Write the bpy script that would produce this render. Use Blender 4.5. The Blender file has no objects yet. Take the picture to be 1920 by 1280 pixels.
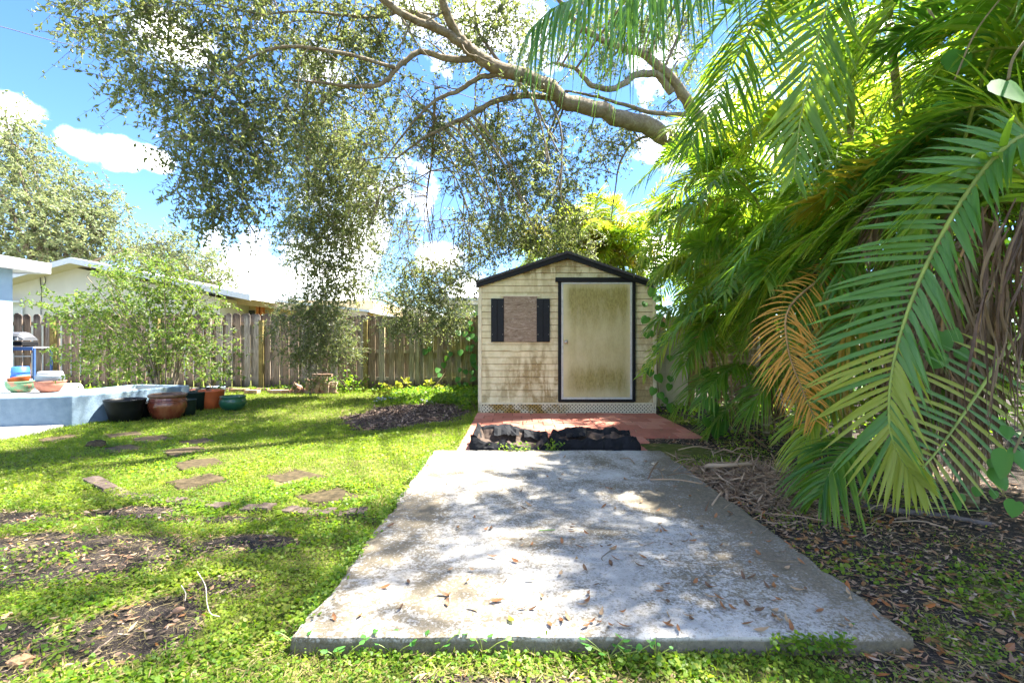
import bpy, math, random
import numpy as np
from mathutils import Vector, Matrix

SC = bpy.context.scene
COL = SC.collection
rnd = random.Random(11)
rng = np.random.default_rng(7)

# ------------------------------------------------------------------ camera, sky, sun, exposure
F = 907.0; CX, HY = 968.0, 645.0; EYE = 1.2
cam_d = bpy.data.cameras.new('camera'); cam = bpy.data.objects.new('camera', cam_d); COL.objects.link(cam)
cam.location = (0, 0, EYE); cam.rotation_euler = (math.radians(90), 0, 0)
cam_d.sensor_width = 36.0; cam_d.lens = 36.0 * F / 1920.0
cam_d.shift_x = -(CX - 960) / 1920.0; cam_d.shift_y = (HY - 640) / 1920.0
cam_d.clip_start = 0.05; cam_d.clip_end = 3000
SC.camera = cam
SUN_EL, SUN_AZ = 61.0, 64.0            # azimuth measured from +Y towards +X
el, az = math.radians(SUN_EL), math.radians(SUN_AZ)
sunv = Vector((math.sin(az) * math.cos(el), math.cos(az) * math.cos(el), math.sin(el)))
sd = bpy.data.lights.new('sun', 'SUN'); so = bpy.data.objects.new('sun', sd); COL.objects.link(so)
sd.energy = 2.0; sd.angle = math.radians(0.9); sd.color = (1.0, 0.95, 0.86)
so.rotation_euler = sunv.to_track_quat('Z', 'Y').to_euler(); so.location = (20, 8, 30)
SC.view_settings.view_transform = 'Standard'; SC.view_settings.look = 'None'
SC.view_settings.gamma = 1.0; SC.view_settings.use_curve_mapping = False
SC.view_settings.exposure = 4.25
SC.cycles.max_bounces = 8; SC.cycles.diffuse_bounces = 4; SC.cycles.transmission_bounces = 6
SC.cycles.use_denoising = True
try:
    SC.cycles.denoising_prefilter = 'ACCURATE'
except Exception:
    pass
SKY_STRENGTH = 0.15

world = bpy.data.worlds.new('World'); SC.world = world; world.use_nodes = True
wn, wl = world.node_tree.nodes, world.node_tree.links
wn.clear()
def wnode(t, **k):
    n = wn.new(t)
    for a, b in k.items(): setattr(n, a, b)
    return n
w_out = wnode('ShaderNodeOutputWorld'); w_bg = wnode('ShaderNodeBackground'); wl.new(w_bg.outputs[0], w_out.inputs[0])
w_bg.inputs[1].default_value = SKY_STRENGTH
w_sky = wnode('ShaderNodeTexSky', sky_type='NISHITA', sun_disc=False)
w_sky.sun_elevation = el; w_sky.sun_rotation = az; w_sky.air_density = 1.0; w_sky.dust_density = 0.1; w_sky.ozone_density = 6.0
w_tc = wnode('ShaderNodeTexCoord')
def wmath(op, a, b=None, c=None, clamp=False):
    n = wnode('ShaderNodeMath', operation=op, use_clamp=clamp)
    for i, v in enumerate((a, b, c)):
        if v is None: continue
        if isinstance(v, (int, float)): n.inputs[i].default_value = v
        else: wl.new(v, n.inputs[i])
    return n.outputs[0]
def wnoise(scale, detail, vec, rough=0.55):
    n = wnode('ShaderNodeTexNoise'); n.inputs['Scale'].default_value = scale; n.inputs['Detail'].default_value = detail
    n.inputs['Roughness'].default_value = rough; wl.new(vec, n.inputs['Vector']); return n.outputs['Fac']
w_dir = w_tc.outputs['Generated']
puffs = [(152, 270, .040), (235, 288, .044), (285, 302, .03), (28, 205, .036), (-40, 215, .05), (470, 505, .06), (535, 530, .065), (425, 540, .05), (650, 560, .05), (830, 480, .05), (880, 560, .07), (330, 70, .06), (1250, 480, .08), (1400, 230, .12), (-400, 420, .16), (2300, 300, .2)]
acc = None
for (px, py, r) in puffs:
    b = Vector((px - CX, F, HY - py)).normalized()
    s = wnode('ShaderNodeVectorMath', operation='SUBTRACT'); wl.new(w_dir, s.inputs[0]); s.inputs[1].default_value = b
    m = wnode('ShaderNodeVectorMath', operation='MULTIPLY'); wl.new(s.outputs[0], m.inputs[0]); m.inputs[1].default_value = (1, 1, 1.6)
    ln = wnode('ShaderNodeVectorMath', operation='LENGTH'); wl.new(m.outputs[0], ln.inputs[0])
    v = wmath('SUBTRACT', 1.0, wmath('DIVIDE', ln.outputs['Value'], r))
    acc = v if acc is None else wmath('MAXIMUM', acc, v)
acc = wmath('MAXIMUM', acc, -1.0)
n1 = wnoise(11.0, 8.0, w_dir, 0.6)
n2 = wnoise(2.6, 6.0, w_dir, 0.55)
puffm = wmath('ADD', acc, wmath('MULTIPLY', wmath('SUBTRACT', n1, 0.5), 2.0))
wide = wmath('MULTIPLY', wmath('SUBTRACT', wmath('ADD', n2, wmath('MULTIPLY', n1, 0.25)), 0.685), 4.0)
cl = wnode('ShaderNodeMapRange', interpolation_type='SMOOTHSTEP'); wl.new(puffm, cl.inputs['Value'])
cl.inputs['From Min'].default_value = -0.05; cl.inputs['From Max'].default_value = 1.25
cl2 = wmath('MULTIPLY', wmath('MAXIMUM', wide, 0.0, clamp=True), 0.7)
cmask = wmath('MULTIPLY', wmath('MAXIMUM', cl.outputs[0], cl2), 0.93)
wmix = wnode('ShaderNodeMix', data_type='RGBA'); wl.new(cmask, wmix.inputs['Factor'])
w_sat = wnode('ShaderNodeHueSaturation'); w_sat.inputs['Saturation'].default_value = 1.14; w_sat.inputs['Value'].default_value = 0.155; w_sat.inputs['Hue'].default_value = 0.508
wl.new(w_sky.outputs[0], w_sat.inputs['Color'])
wl.new(w_sat.outputs[0], wmix.inputs['A']); wmix.inputs['B'].default_value = (10.0, 9.5, 8.6, 1)
wl.new(wmix.outputs['Result'], w_bg.inputs[0])

# ------------------------------------------------------------------ helpers: places, objects
def at(px, py, d):
    """a point seen at photo pixel (px, py), d metres in front of the camera"""
    return np.array(((px - CX) / F * d, d, EYE + (HY - py) / F * d))
def on_ground(px, py, z=0.0):
    d = (EYE - z) * F / (py - HY)
    return (px - CX) / F * d, d

def link(o, parent=None):
    COL.objects.link(o)
    if parent is not None:
        o.parent = parent
        o.matrix_parent_inverse = Matrix.Translation(-Vector(parent.location))
    return o
def tag(o, label=None, cat=None, group=None, kind=None):
    if label: o['label'] = label
    if cat: o['category'] = cat
    if group: o['group'] = group
    if kind: o['kind'] = kind
    return o
def thing(name, label, cat, loc, group=None):
    o = bpy.data.objects.new(name, None); o.location = loc; o.empty_display_size = 0.1
    COL.objects.link(o); return tag(o, label, cat, group)

def np_mesh(name, V, Fc, mat, parent=None, smooth=False, matidx=None):
    me = bpy.data.meshes.new(name)
    V = np.asarray(V, dtype=np.float32).reshape(-1, 3); Fc = np.asarray(Fc, dtype=np.int32)
    n, k = Fc.shape
    me.vertices.add(len(V)); me.vertices.foreach_set('co', V.ravel())
    me.loops.add(n * k); me.loops.foreach_set('vertex_index', Fc.ravel())
    me.polygons.add(n); me.polygons.foreach_set('loop_start', np.arange(0, n * k, k, dtype=np.int32))
    mats = mat if isinstance(mat, (list, tuple)) else [mat]
    for m in mats: me.materials.append(m)
    if matidx is not None: me.polygons.foreach_set('material_index', np.asarray(matidx, dtype=np.int32))
    me.polygons.foreach_set('use_smooth', np.full(n, bool(smooth)))
    me.update(calc_edges=True)
    o = bpy.data.objects.new(name, me)
    return link(o, parent)

def catmull(P, n):
    P = np.asarray(P, float)
    if len(P) < 3: 
        t = np.linspace(0, 1, n)[:, None]; return P[0] * (1 - t) + P[-1] * t
    Q = np.vstack([2 * P[0] - P[1], P, 2 * P[-1] - P[-2]])
    ts = np.linspace(0, len(P) - 1 - 1e-9, n); i = ts.astype(int); f = (ts - i)[:, None]
    a, b, c, d = Q[i], Q[i + 1], Q[i + 2], Q[i + 3]
    return 0.5 * (2 * b + (c - a) * f + (2 * a - 5 * b + 4 * c - d) * f ** 2 + (3 * b - a - 3 * c + d) * f ** 3)
def unit(v):
    v = np.asarray(v, float); return v / (np.linalg.norm(v, axis=-1, keepdims=True) + 1e-12)

class MB:
    """collects shapes, builds ONE mesh object"""
    def __init__(s): s.v = []; s.f = []; s.m = []
    def add(s, vs, fs, mi=0):
        b = len(s.v); s.v.extend([tuple(map(float, p)) for p in vs]); s.f.extend([tuple(b + i for i in f) for f in fs]); s.m.extend([mi] * len(fs)); return s
    def box(s, x0, x1, y0, y1, z0, z1, mi=0):
        return s.add([(x0, y0, z0), (x1, y0, z0), (x1, y1, z0), (x0, y1, z0), (x0, y0, z1), (x1, y0, z1), (x1, y1, z1), (x0, y1, z1)],
                     [(0, 3, 2, 1), (4, 5, 6, 7), (0, 1, 5, 4), (1, 2, 6, 5), (2, 3, 7, 6), (3, 0, 4, 7)], mi)
    def prism(s, poly, z0, z1, mi=0):
        n = len(poly); vs = [(x, y, z0) for x, y in poly] + [(x, y, z1) for x, y in poly]
        fs = [tuple(range(n - 1, -1, -1)), tuple(range(n, 2 * n))] + [(i, (i + 1) % n, n + (i + 1) % n, n + i) for i in range(n)]
        return s.add(vs, fs, mi)
    def prism_y(s, poly, y0, y1, mi=0):           # polygon in x-z, extruded along y
        n = len(poly); vs = [(x, y0, z) for x, z in poly] + [(x, y1, z) for x, z in poly]
        fs = [tuple(range(n)), tuple(range(2 * n - 1, n - 1, -1))] + [(i, n + i, n + (i + 1) % n, (i + 1) % n) for i in range(n)]
        return s.add(vs, fs, mi)
    def bar(s, a, b, w, h, up=(0, 0, 1), mi=0):
        a, b = Vector(a), Vector(b); t = (b - a).normalized(); sd_ = t.cross(Vector(up))
        if sd_.length < 1e-4: sd_ = t.cross(Vector((1, 0, 0)))
        sd_.normalize(); u = sd_.cross(t)
        vs = [p + sd_ * (i * w / 2) + u * (j * h / 2) for p in (a, b) for i, j in ((-1, -1), (1, -1), (1, 1), (-1, 1))]
        return s.add(vs, [(3, 2, 1, 0), (4, 5, 6, 7), (0, 1, 5, 4), (1, 2, 6, 5), (2, 3, 7, 6), (3, 0, 4, 7)], mi)
    def tube(s, P, R, k=6, mi=0, cap=True):
        P = np.asarray(P, float); n = len(P); R = np.broadcast_to(np.asarray(R, float), (n,))
        T = unit(np.gradient(P, axis=0)); ref = np.array((0.13, 0.21, 1.0)) if abs(T[0][2]) < .9 else np.array((1.0, .2, 0.1))
        A = unit(ref - T[0] * (T[0] @ ref)); vs = []
        for i in range(n):
            A = unit(A - T[i] * (T[i] @ A)); B = np.cross(T[i], A)
            for j in range(k):
                a = 2 * math.pi * j / k; vs.append(P[i] + (A * math.cos(a) + B * math.sin(a)) * R[i])
        fs = [(i * k + j, i * k + (j + 1) % k, (i + 1) * k + (j + 1) % k, (i + 1) * k + j) for i in range(n - 1) for j in range(k)]
        if cap: fs += [tuple(range(k - 1, -1, -1)), tuple(range((n - 1) * k, n * k))]
        return s.add(vs, fs, mi)
    def lathe(s, prof, c=(0, 0, 0), k=32, mi=0, tilt=None, wob=0.0):
        vs = []; n = len(prof); M_ = Matrix.Rotation(tilt[0], 3, tilt[1]) if tilt else None
        for (r, z) in prof:
            for j in range(k):
                a = 2 * math.pi * j / k; rr = r * (1 + wob * math.sin(3 * a + z * 9))
                p = Vector((rr * math.cos(a), rr * math.sin(a), z))
                if M_: p = M_ @ p
                vs.append((p.x + c[0], p.y + c[1], p.z + c[2]))
        fs = [(i * k + j, i * k + (j + 1) % k, (i + 1) * k + (j + 1) % k, (i + 1) * k + j) for i in range(n - 1) for j in range(k)]
        fs.append(tuple(range(k - 1, -1, -1)))
        if prof[-1][0] > 1e-4: fs.append(tuple(range((n - 1) * k, n * k)))
        return s.add(vs, fs, mi)
    def mesh(s, name, mat, smooth=False):
        me = bpy.data.meshes.new(name); me.from_pydata(s.v, [], s.f)
        for m in (mat if isinstance(mat, (list, tuple)) else [mat]): me.materials.append(m)
        if any(s.m): me.polygons.foreach_set('material_index', s.m)
        if smooth: me.polygons.foreach_set('use_smooth', [True] * len(s.f))
        me.update(); return me
    def build(s, name, mat, parent=None, smooth=False, bevel=0.0, angle=0.6):
        o = bpy.data.objects.new(name, s.mesh(name, mat, smooth)); link(o, parent)
        if bevel: 
            b = o.modifiers.new('bevel', 'BEVEL'); b.width = bevel; b.segments = 2; b.limit_method = 'ANGLE'; b.angle_limit = angle
        return o

# value noise for shapes
_H = rng.random((256, 256))
def vnoise(x, y):
    x = np.asarray(x, float); y = np.asarray(y, float)
    xi = np.floor(x).astype(int); yi = np.floor(y).astype(int); fx = x - xi; fy = y - yi
    fx = fx * fx * (3 - 2 * fx); fy = fy * fy * (3 - 2 * fy)
    h = lambda a, b: _H[a & 255, b & 255]
    return (h(xi, yi) * (1 - fx) + h(xi + 1, yi) * fx) * (1 - fy) + (h(xi, yi + 1) * (1 - fx) + h(xi + 1, yi + 1) * fx) * fy
def fbm(x, y, o=4):
    s = 0.0; a = .5; t = 0.0
    for i in range(o): s = s + a * vnoise(np.asarray(x) * 2 ** i + 17 * i, np.asarray(y) * 2 ** i + 9 * i); t += a; a *= .5
    return s / t

# ------------------------------------------------------------------ materials
class Mat:
    def __init__(s, name, rough=0.8, spec=0.3):
        s.m = bpy.data.materials.new(name); s.m.use_nodes = True; s.n = s.m.node_tree.nodes; s.l = s.m.node_tree.links
        s.p = s.n['Principled BSDF']; s.p.inputs['Roughness'].default_value = rough; s.p.inputs['Specular IOR Level'].default_value = spec
        s.out = s.n['Material Output']
    def node(s, t, **k):
        n = s.n.new(t)
        for a, b in k.items(): setattr(n, a, b)
        return n
    def inp(s, sock, v):
        if isinstance(v, (int, float)): sock.default_value = v
        elif isinstance(v, (tuple, list)): sock.default_value = tuple(v) if len(v) == 4 or sock.type == 'VECTOR' else tuple(v) + (1,)
        else: s.l.new(v, sock)
    def pos(s, scale=(1, 1, 1), obj=False):
        if obj: v = s.node('ShaderNodeTexCoord').outputs['Object']
        else: v = s.node('ShaderNodeNewGeometry').outputs['Position']
        m = s.node('ShaderNodeVectorMath', operation='MULTIPLY'); s.l.new(v, m.inputs[0]); m.inputs[1].default_value = scale; return m.outputs[0]
    def noise(s, scale, detail=4, rough=.55, vec=None, dist=0.0):
        n = s.node('ShaderNodeTexNoise'); n.inputs['Scale'].default_value = scale; n.inputs['Detail'].default_value = detail
        n.inputs['Roughness'].default_value = rough; n.inputs['Distortion'].default_value = dist
        s.l.new(vec if vec is not None else s.pos(), n.inputs['Vector']); return n.outputs['Fac']
    def math(s, op, a, b=0.0, clamp=False):
        n = s.node('ShaderNodeMath', operation=op, use_clamp=clamp); s.inp(n.inputs[0], a); s.inp(n.inputs[1], b); return n.outputs[0]
    def rng(s, v, a, b, c=0.0, d=1.0):
        n = s.node('ShaderNodeMapRange', interpolation_type='SMOOTHSTEP'); s.inp(n.inputs['Value'], v)
        for k, q in zip(('From Min', 'From Max', 'To Min', 'To Max'), (a, b, c, d)): n.inputs[k].default_value = q
        return n.outputs[0]
    def ramp(s, fac, stops):
        n = s.node('ShaderNodeValToRGB'); s.inp(n.inputs[0], fac); e = n.color_ramp.elements
        while len(e) < len(stops): e.new(0.5)
        for q, (p, c) in zip(e, stops): q.position = p; q.color = tuple(c) + (1,)
        return n.outputs[0]
    def mix(s, f, a, b, mode='MIX'):
        n = s.node('ShaderNodeMix', data_type='RGBA', blend_type=mode); s.inp(n.inputs['Factor'], f); s.inp(n.inputs['A'], a); s.inp(n.inputs['B'], b); return n.outputs['Result']
    def island(s): return s.node('ShaderNodeNewGeometry').outputs['Random Per Island']
    def objrand(s): return s.node('ShaderNodeObjectInfo').outputs['Random']
    def sep(s, vec=None):
        n = s.node('ShaderNodeSeparateXYZ'); s.l.new(vec if vec is not None else s.node('ShaderNodeNewGeometry').outputs['Position'], n.inputs[0]); return n.outputs
    def attr(s, name): return s.node('ShaderNodeAttribute', attribute_name=name).outputs['Fac']
    def col(s, c): s.inp(s.p.inputs['Base Color'], c); return s
    def bump(s, h, strength=.5, dist=.01):
        b = s.node('ShaderNodeBump'); s.inp(b.inputs['Height'], h); b.inputs['Strength'].default_value = strength; b.inputs['Distance'].default_value = dist
        s.l.new(b.outputs[0], s.p.inputs['Normal']); return s
    def translucent(s, c, f):
        t = s.node('ShaderNodeBsdfTranslucent'); s.inp(t.inputs[0], c); x = s.node('ShaderNodeMixShader'); x.inputs[0].default_value = f
        s.l.new(s.p.outputs[0], x.inputs[1]); s.l.new(t.outputs[0], x.inputs[2]); s.l.new(x.outputs[0], s.out.inputs[0]); return s

def leaf_mat(name, cols, trans, tf=.4, rough=.4, spec=.5):
    m = Mat(name, rough, spec); n = len(cols); r = m.island()
    m.col(m.ramp(r, [(i / max(1, n - 1), c) for i, c in enumerate(cols)]))
    m.translucent(m.ramp(r, [(i / max(1, len(trans) - 1), c) for i, c in enumerate(trans)]), tf); return m.m
def palm_mat(name, cols, trans, tf=.4, rough=.34, tip=(.30, .20, .06), t0=.80):
    m = Mat(name, rough, .5); n = len(cols); r = m.island(); s = m.attr('along')
    k = m.rng(m.math('ADD', s, m.math('MULTIPLY', m.math('SUBTRACT', m.objrand(), .5), .2)), t0, t0 + .22); k = m.math('MULTIPLY', k, m.rng(m.math('FRACT', m.math('MULTIPLY', r, 7.3)), .2, .8, .15, 1.0))
    br = m.math('MULTIPLY', m.noise(60, 3), .25); v = m.math('ADD', r, m.math('SUBTRACT', br, .125), clamp=True)
    base = m.mix(k, m.ramp(v, [(i / max(1, n - 1), c) for i, c in enumerate(cols)]), tip)
    ac = m.attr('across'); vein = m.math('SINE', m.math('MULTIPLY', ac, 22.0))
    base = m.mix(m.rng(vein, -.2, 1.0, 0, .30), base, tuple(x * .55 for x in cols[0]))
    base = m.mix(m.rng(ac, .10, .0, 0, .5), base, tuple(min(1, x * 1.5) for x in cols[-1]))
    base = m.mix(m.rng(m.noise(34, 5, .7), .62, .74, 0, .6), base, tuple(x * .8 for x in tip))
    m.col(base); m.bump(vein, .25, .002)
    m.translucent(m.mix(k, m.ramp(r, [(i / max(1, len(trans) - 1), c) for i, c in enumerate(trans)]), tip), tf); return m.m
def plain(name, c, rough=.7, spec=.3, var=.15, scale=9.0, bump=.15, bscale=60, metal=0.0):
    m = Mat(name, rough, spec); f = m.noise(scale, 5)
    m.col(m.ramp(f, [(.3, tuple(x * (1 - var) for x in c)), (.7, tuple(min(1, x * (1 + var)) for x in c))]))
    if bump: m.bump(m.noise(bscale, 4), bump, .004)
    m.p.inputs['Metallic'].default_value = metal; return m.m

# foliage
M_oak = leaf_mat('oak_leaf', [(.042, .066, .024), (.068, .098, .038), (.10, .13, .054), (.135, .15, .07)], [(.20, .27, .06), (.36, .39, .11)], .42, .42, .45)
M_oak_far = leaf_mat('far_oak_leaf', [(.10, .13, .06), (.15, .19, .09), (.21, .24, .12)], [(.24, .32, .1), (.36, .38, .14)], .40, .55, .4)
M_bark = Mat('oak_bark', .95, .2)
_f = M_bark.noise(7, 6, .65, M_bark.pos((1, 1, 1)), 1.0); _g = M_bark.noise(45, 5, .7)
M_bark.col(M_bark.mix(M_bark.rng(_g, .4, .7, 0, .5), M_bark.ramp(_f, [(.25, (.12, .085, .055)), (.5, (.24, .19, .13)), (.75, (.36, .33, .26))]), (.10, .085, .06)))
M_bark.bump(_g, .9, .03); M_bark = M_bark.m
M_twig = plain('grey_twig', (.17, .14, .10), .9, .2, .3)
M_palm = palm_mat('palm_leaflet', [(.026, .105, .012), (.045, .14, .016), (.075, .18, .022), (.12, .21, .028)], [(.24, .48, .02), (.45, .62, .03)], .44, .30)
M_palm_sun = palm_mat('palm_leaflet_sunlit', [(.12, .24, .02), (.20, .31, .03), (.30, .33, .035)], [(.42, .62, .03), (.65, .66, .04)], .5, .35)  # brighter, yellower copy of the leaflet with sunlight put into its colour
M_palm_near = palm_mat('palm_leaflet_broad', [(.042, .14, .026), (.06, .17, .03), (.09, .21, .036)], [(.16, .42, .03), (.30, .55, .05)], .32, .34)
M_palm_tip = palm_mat('palm_leaflet_fading', [(.10, .22, .025), (.19, .30, .03), (.30, .33, .045), (.33, .25, .06)], [(.35, .55, .03), (.58, .6, .05)], .4, .4)
M_palm_orange = palm_mat('palm_leaflet_orange', [(.52, .17, .025), (.60, .26, .03), (.58, .33, .05), (.38, .13, .03)], [(.75, .30, .03), (.85, .45, .05)], .4, .5)
M_palm_gold = palm_mat('palm_leaflet_golden', [(.30, .22, .03), (.36, .22, .035), (.22, .24, .03), (.28, .15, .04)], [(.7, .5, .04), (.55, .55, .04)], .45, .45)
M_palm_dead = leaf_mat('palm_leaflet_dead', [(.085, .055, .03), (.15, .105, .06), (.24, .18, .115)], [(.2, .12, .06), (.3, .2, .1)], .2, .8, .2)
M_rachis = plain('palm_rachis', (.20, .26, .05), .5, .4, .3)
M_rachis_dry = plain('palm_rachis_dry', (.28, .17, .07), .7, .3, .3)
M_cane = Mat('palm_cane', .7, .3)
_z = M_cane.sep()[2]; _w = M_cane.node('ShaderNodeTexWave', wave_type='BANDS', bands_direction='Z'); _w.inputs['Scale'].default_value = 3.2; _w.inputs['Distortion'].default_value = .6
M_cane.l.new(M_cane.pos(), _w.inputs['Vector'])
M_cane.col(M_cane.mix(M_cane.rng(_w.outputs['Fac'], .75, .95), M_cane.ramp(M_cane.noise(3, 4), [(.3, (.13, .11, .045)), (.7, (.22, .17, .08))]), (.30, .25, .15)))
M_cane.bump(_w.outputs['Fac'], .4, .01); M_cane = M_cane.m
M_vine = leaf_mat('vine_leaf', [(.03, .12, .016), (.045, .155, .018), (.065, .18, .022)], [(.11, .27, .015), (.17, .32, .02)], .32, .55, .25)
M_vine_stem = plain('vine_stem', (.16, .13, .06), .8, .2, .3)
M_deadvine = plain('dry_brown_strand', (.085, .052, .03), .75, .3, .45, 14, .5, 90)
M_shrub = leaf_mat('shrub_leaf', [(.04, .095, .012), (.07, .14, .016), (.105, .175, .022), (.14, .14, .04)], [(.2, .36, .03), (.36, .44, .05)], .36, .5, .35)
M_clover = leaf_mat('ground_cover_leaf', [(.0504, .1116, .00864), (.0792, .144, .01152), (.1188, .18, .0144), (.1584, .2016, .0216)], [(.22, .5, .02), (.45, .66, .03)], .38, .5, .3)
M_clover_lime = leaf_mat('lime_ground_cover', [(.084, .14, .0098), (.119, .175, .0126), (.161, .203, .021), (.189, .196, .035)], [(.35, .56, .02), (.52, .66, .04)], .38, .5, .3)
M_thatch = leaf_mat('dry_thatch', [(.195, .15, .0675), (.255, .2025, .0975), (.165, .1425, .045)], [(.3, .25, .1), (.3, .25, .1)], .2, .7, .2)
M_grass = leaf_mat('grass_blade', [(.0601, .1037, .0076), (.0928, .1365, .0098), (.1310, .1583, .0137), (.1529, .1474, .0382)], [(.3, .55, .02), (.5, .66, .04)], .36, .55, .3)
M_seed = leaf_mat('seedling_leaf', [(.045, .18, .0375), (.0675, .225, .0375), (.0975, .255, .045)], [(.25, .55, .05), (.35, .62, .06)], .35, .45, .4)
M_yellowplant = leaf_mat('yellow_leaf', [(.26, .28, .025), (.32, .30, .035), (.17, .24, .025)], [(.5, .5, .04), (.4, .48, .05)], .45, .5, .3)
M_litter = leaf_mat('dry_leaf', [(.12, .07, .04), (.24, .16, .10), (.36, .26, .18), (.30, .12, .03), (.42, .34, .26)], [(.25, .14, .05), (.35, .2, .1)], .12, .6, .3)
M_fallen = leaf_mat('fallen_leaf_orange', [(.36, .12, .025), (.22, .085, .03), (.30, .17, .07)], [(.4, .2, .05), (.4, .2, .05)], .1, .5, .35)
M_fallen_tan = leaf_mat('fallen_leaf_tan', [(.40, .27, .14), (.30, .19, .10), (.46, .36, .24)], [(.4, .3, .1), (.4, .3, .1)], .1, .6, .3)
M_fallen_dark = leaf_mat('fallen_leaf_dark', [(.10, .06, .035), (.15, .08, .04)], [(.2, .1, .05), (.2, .1, .05)], .1, .6, .3)

# ground
M_ground = Mat('ground_soil', .95, .15)
_b = M_ground.attr('bare'); _n = M_ground.noise(16, 7, .65); _n2 = M_ground.noise(120, 4, .6); _n3 = M_ground.noise(3.5, 5)
_soil = M_ground.ramp(_n, [(.25, (.014, .012, .010)), (.5, (.036, .029, .025)), (.72, (.085, .066, .052))])
_soil = M_ground.mix(M_ground.rng(_n2, .54, .68, 0, .65), _soil, (.22, .165, .12))
_turf = M_ground.ramp(_n, [(.3, (.06, .075, .014)), (.55, (.10, .115, .022)), (.75, (.19, .16, .06))])
_turf = M_ground.mix(M_ground.rng(_n3, .52, .68, 0, .7), _turf, (.25, .20, .085))
M_ground.col(M_ground.mix(M_ground.rng(M_ground.math('ADD', _b, M_ground.math('MULTIPLY', M_ground.math('SUBTRACT', _n, .5), .5)), .35, .6), _turf, _soil))
M_ground.bump(M_ground.math('ADD', _n2, _n), .8, .02); M_ground = M_ground.m

M_slab = Mat('weathered_concrete', .9, .2)
_a = M_slab.noise(1.15, 7, .62, M_slab.pos((1, .8, 1)), .6); _b = M_slab.noise(7, 8, .7); _c = M_slab.noise(160, 3, .6); _d = M_slab.noise(30, 6, .7)
_xyz = M_slab.sep()
_base = M_slab.ramp(_b, [(.3, (.31, .292, .26)), (.5, (.40, .38, .342)), (.7, (.47, .45, .41))])
_e = M_slab.noise(75, 4, .7)
_gr = M_slab.math('ADD', M_slab.math('MULTIPLY', M_slab.math('SUBTRACT', _d, .5), .55), M_slab.math('MULTIPLY', M_slab.math('SUBTRACT', _e, .5), .55))
_dirt = M_slab.math('ADD', M_slab.math('MULTIPLY', M_slab.rng(M_slab.math('ADD', _a, _gr), .40, .64), .95), M_slab.math('MULTIPLY', M_slab.rng(M_slab.math('ADD', M_slab.noise(3.1, 6, .65), _gr), .50, .66), .45), clamp=True)
_left = M_slab.math('MULTIPLY', M_slab.rng(_xyz[0], .1, -1.2), M_slab.math('MULTIPLY', M_slab.rng(_xyz[1], 4.4, 2.4), .75))
_dirt = M_slab.math('ADD', _dirt, M_slab.math('MULTIPLY', _left, M_slab.rng(_d, .35, .6)), clamp=True)
_edge = M_slab.math('MULTIPLY', M_slab.rng(_xyz[0], 1.15, 1.5), .6)
_dirt = M_slab.math('ADD', _dirt, _edge, clamp=True)
_col = M_slab.mix(M_slab.math('MULTIPLY', _dirt, .95), _base, M_slab.ramp(_d, [(.3, (.07, .057, .035)), (.55, (.145, .118, .076)), (.75, (.25, .21, .155))]))
_col = M_slab.mix(M_slab.rng(_c, .56, .70, 0, .6), _col, (.09, .08, .065))
_side = M_slab.rng(_xyz[2], .060, .045)
_col = M_slab.mix(M_slab.math('MULTIPLY', _side, .85), _col, M_slab.ramp(_d, [(.3, (.05, .045, .025)), (.7, (.15, .13, .08))]))
M_slab.col(_col); M_slab.bump(M_slab.math('ADD', _c, M_slab.math('MULTIPLY', _d, 1.5)), .5, .006); M_slab = M_slab.m

M_paver = Mat('red_paver', .85, .2)
_r = M_paver.objrand(); _n = M_paver.noise(18, 6, .65); 
M_paver.col(M_paver.mix(M_paver.rng(_n, .5, .75, 0, .55), M_paver.ramp(_r, [(0, (.36, .125, .085)), (.5, (.45, .165, .115)), (1, (.49, .22, .155))]), (.20, .10, .075)))
M_paver.bump(M_paver.noise(150, 3), .4, .004); M_paver = M_paver.m

M_siding = Mat('stained_vinyl_siding', .6, .35)
_p = M_siding.sep(); _st = M_siding.noise(5.5, 6, .65, M_siding.pos((1, 1, .28)), .5); _fine = M_siding.noise(38, 5, .7, M_siding.pos((1, 1, .5)))
_blot = M_siding.noise(2.3, 4, .6)
_f = M_siding.math('MULTIPLY', M_siding.rng(_st, .40, .66), M_siding.math('ADD', .5, M_siding.rng(_blot, .38, .6)), clamp=True)
_low = M_siding.rng(_p[2], 1.4, .45, .35, 1.0); _right = M_siding.rng(_p[0], -.3, .5, .35, 1.0)
_f = M_siding.math('MULTIPLY', _f, M_siding.math('MAXIMUM', _low, M_siding.rng(_p[2], 2.2, 2.5, 0, 1.0)))
_f = M_siding.math('MULTIPLY', _f, M_siding.math('ADD', .4, _right), clamp=True)
_cream = M_siding.ramp(M_siding.noise(9, 4), [(.3, (.54, .47, .27)), (.7, (.66, .60, .39))])
_c = M_siding.mix(M_siding.math('MULTIPLY', _f, .9), _cream, M_siding.ramp(_fine, [(.3, (.17, .115, .035)), (.7, (.33, .25, .10))]))
_c = M_siding.mix(M_siding.rng(_fine, .60, .74, 0, .5), _c, (.25, .19, .09))
M_siding.col(_c); M_siding.bump(_fine, .12, .003); M_siding = M_siding.m
M_groove = plain('grimy_shadow_groove', (.13, .09, .045), .9, .1, .3, 14)  # dark brown wall colour draws the shadow lines between planks, with their grime
M_trim_cream = plain('cream_trim', (.58, .53, .37), .6, .3, .12, 12)
M_black = plain('black_painted_trim', (.005, .0055, .007), .6, .25, .4, 20, .2)
M_shutter = plain('black_shutter', (.006, .0075, .011), .6, .25, .3, 20, .15)
M_door = Mat('mildewed_door', .55, .4)
_p = M_door.sep(); _v = M_door.noise(6, 7, .7, M_door.pos((1, 1, .3)), .3); _fine = M_door.noise(55, 5, .7, M_door.pos((1, 1, .35))); _big = M_door.noise(2.0, 4)
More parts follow.
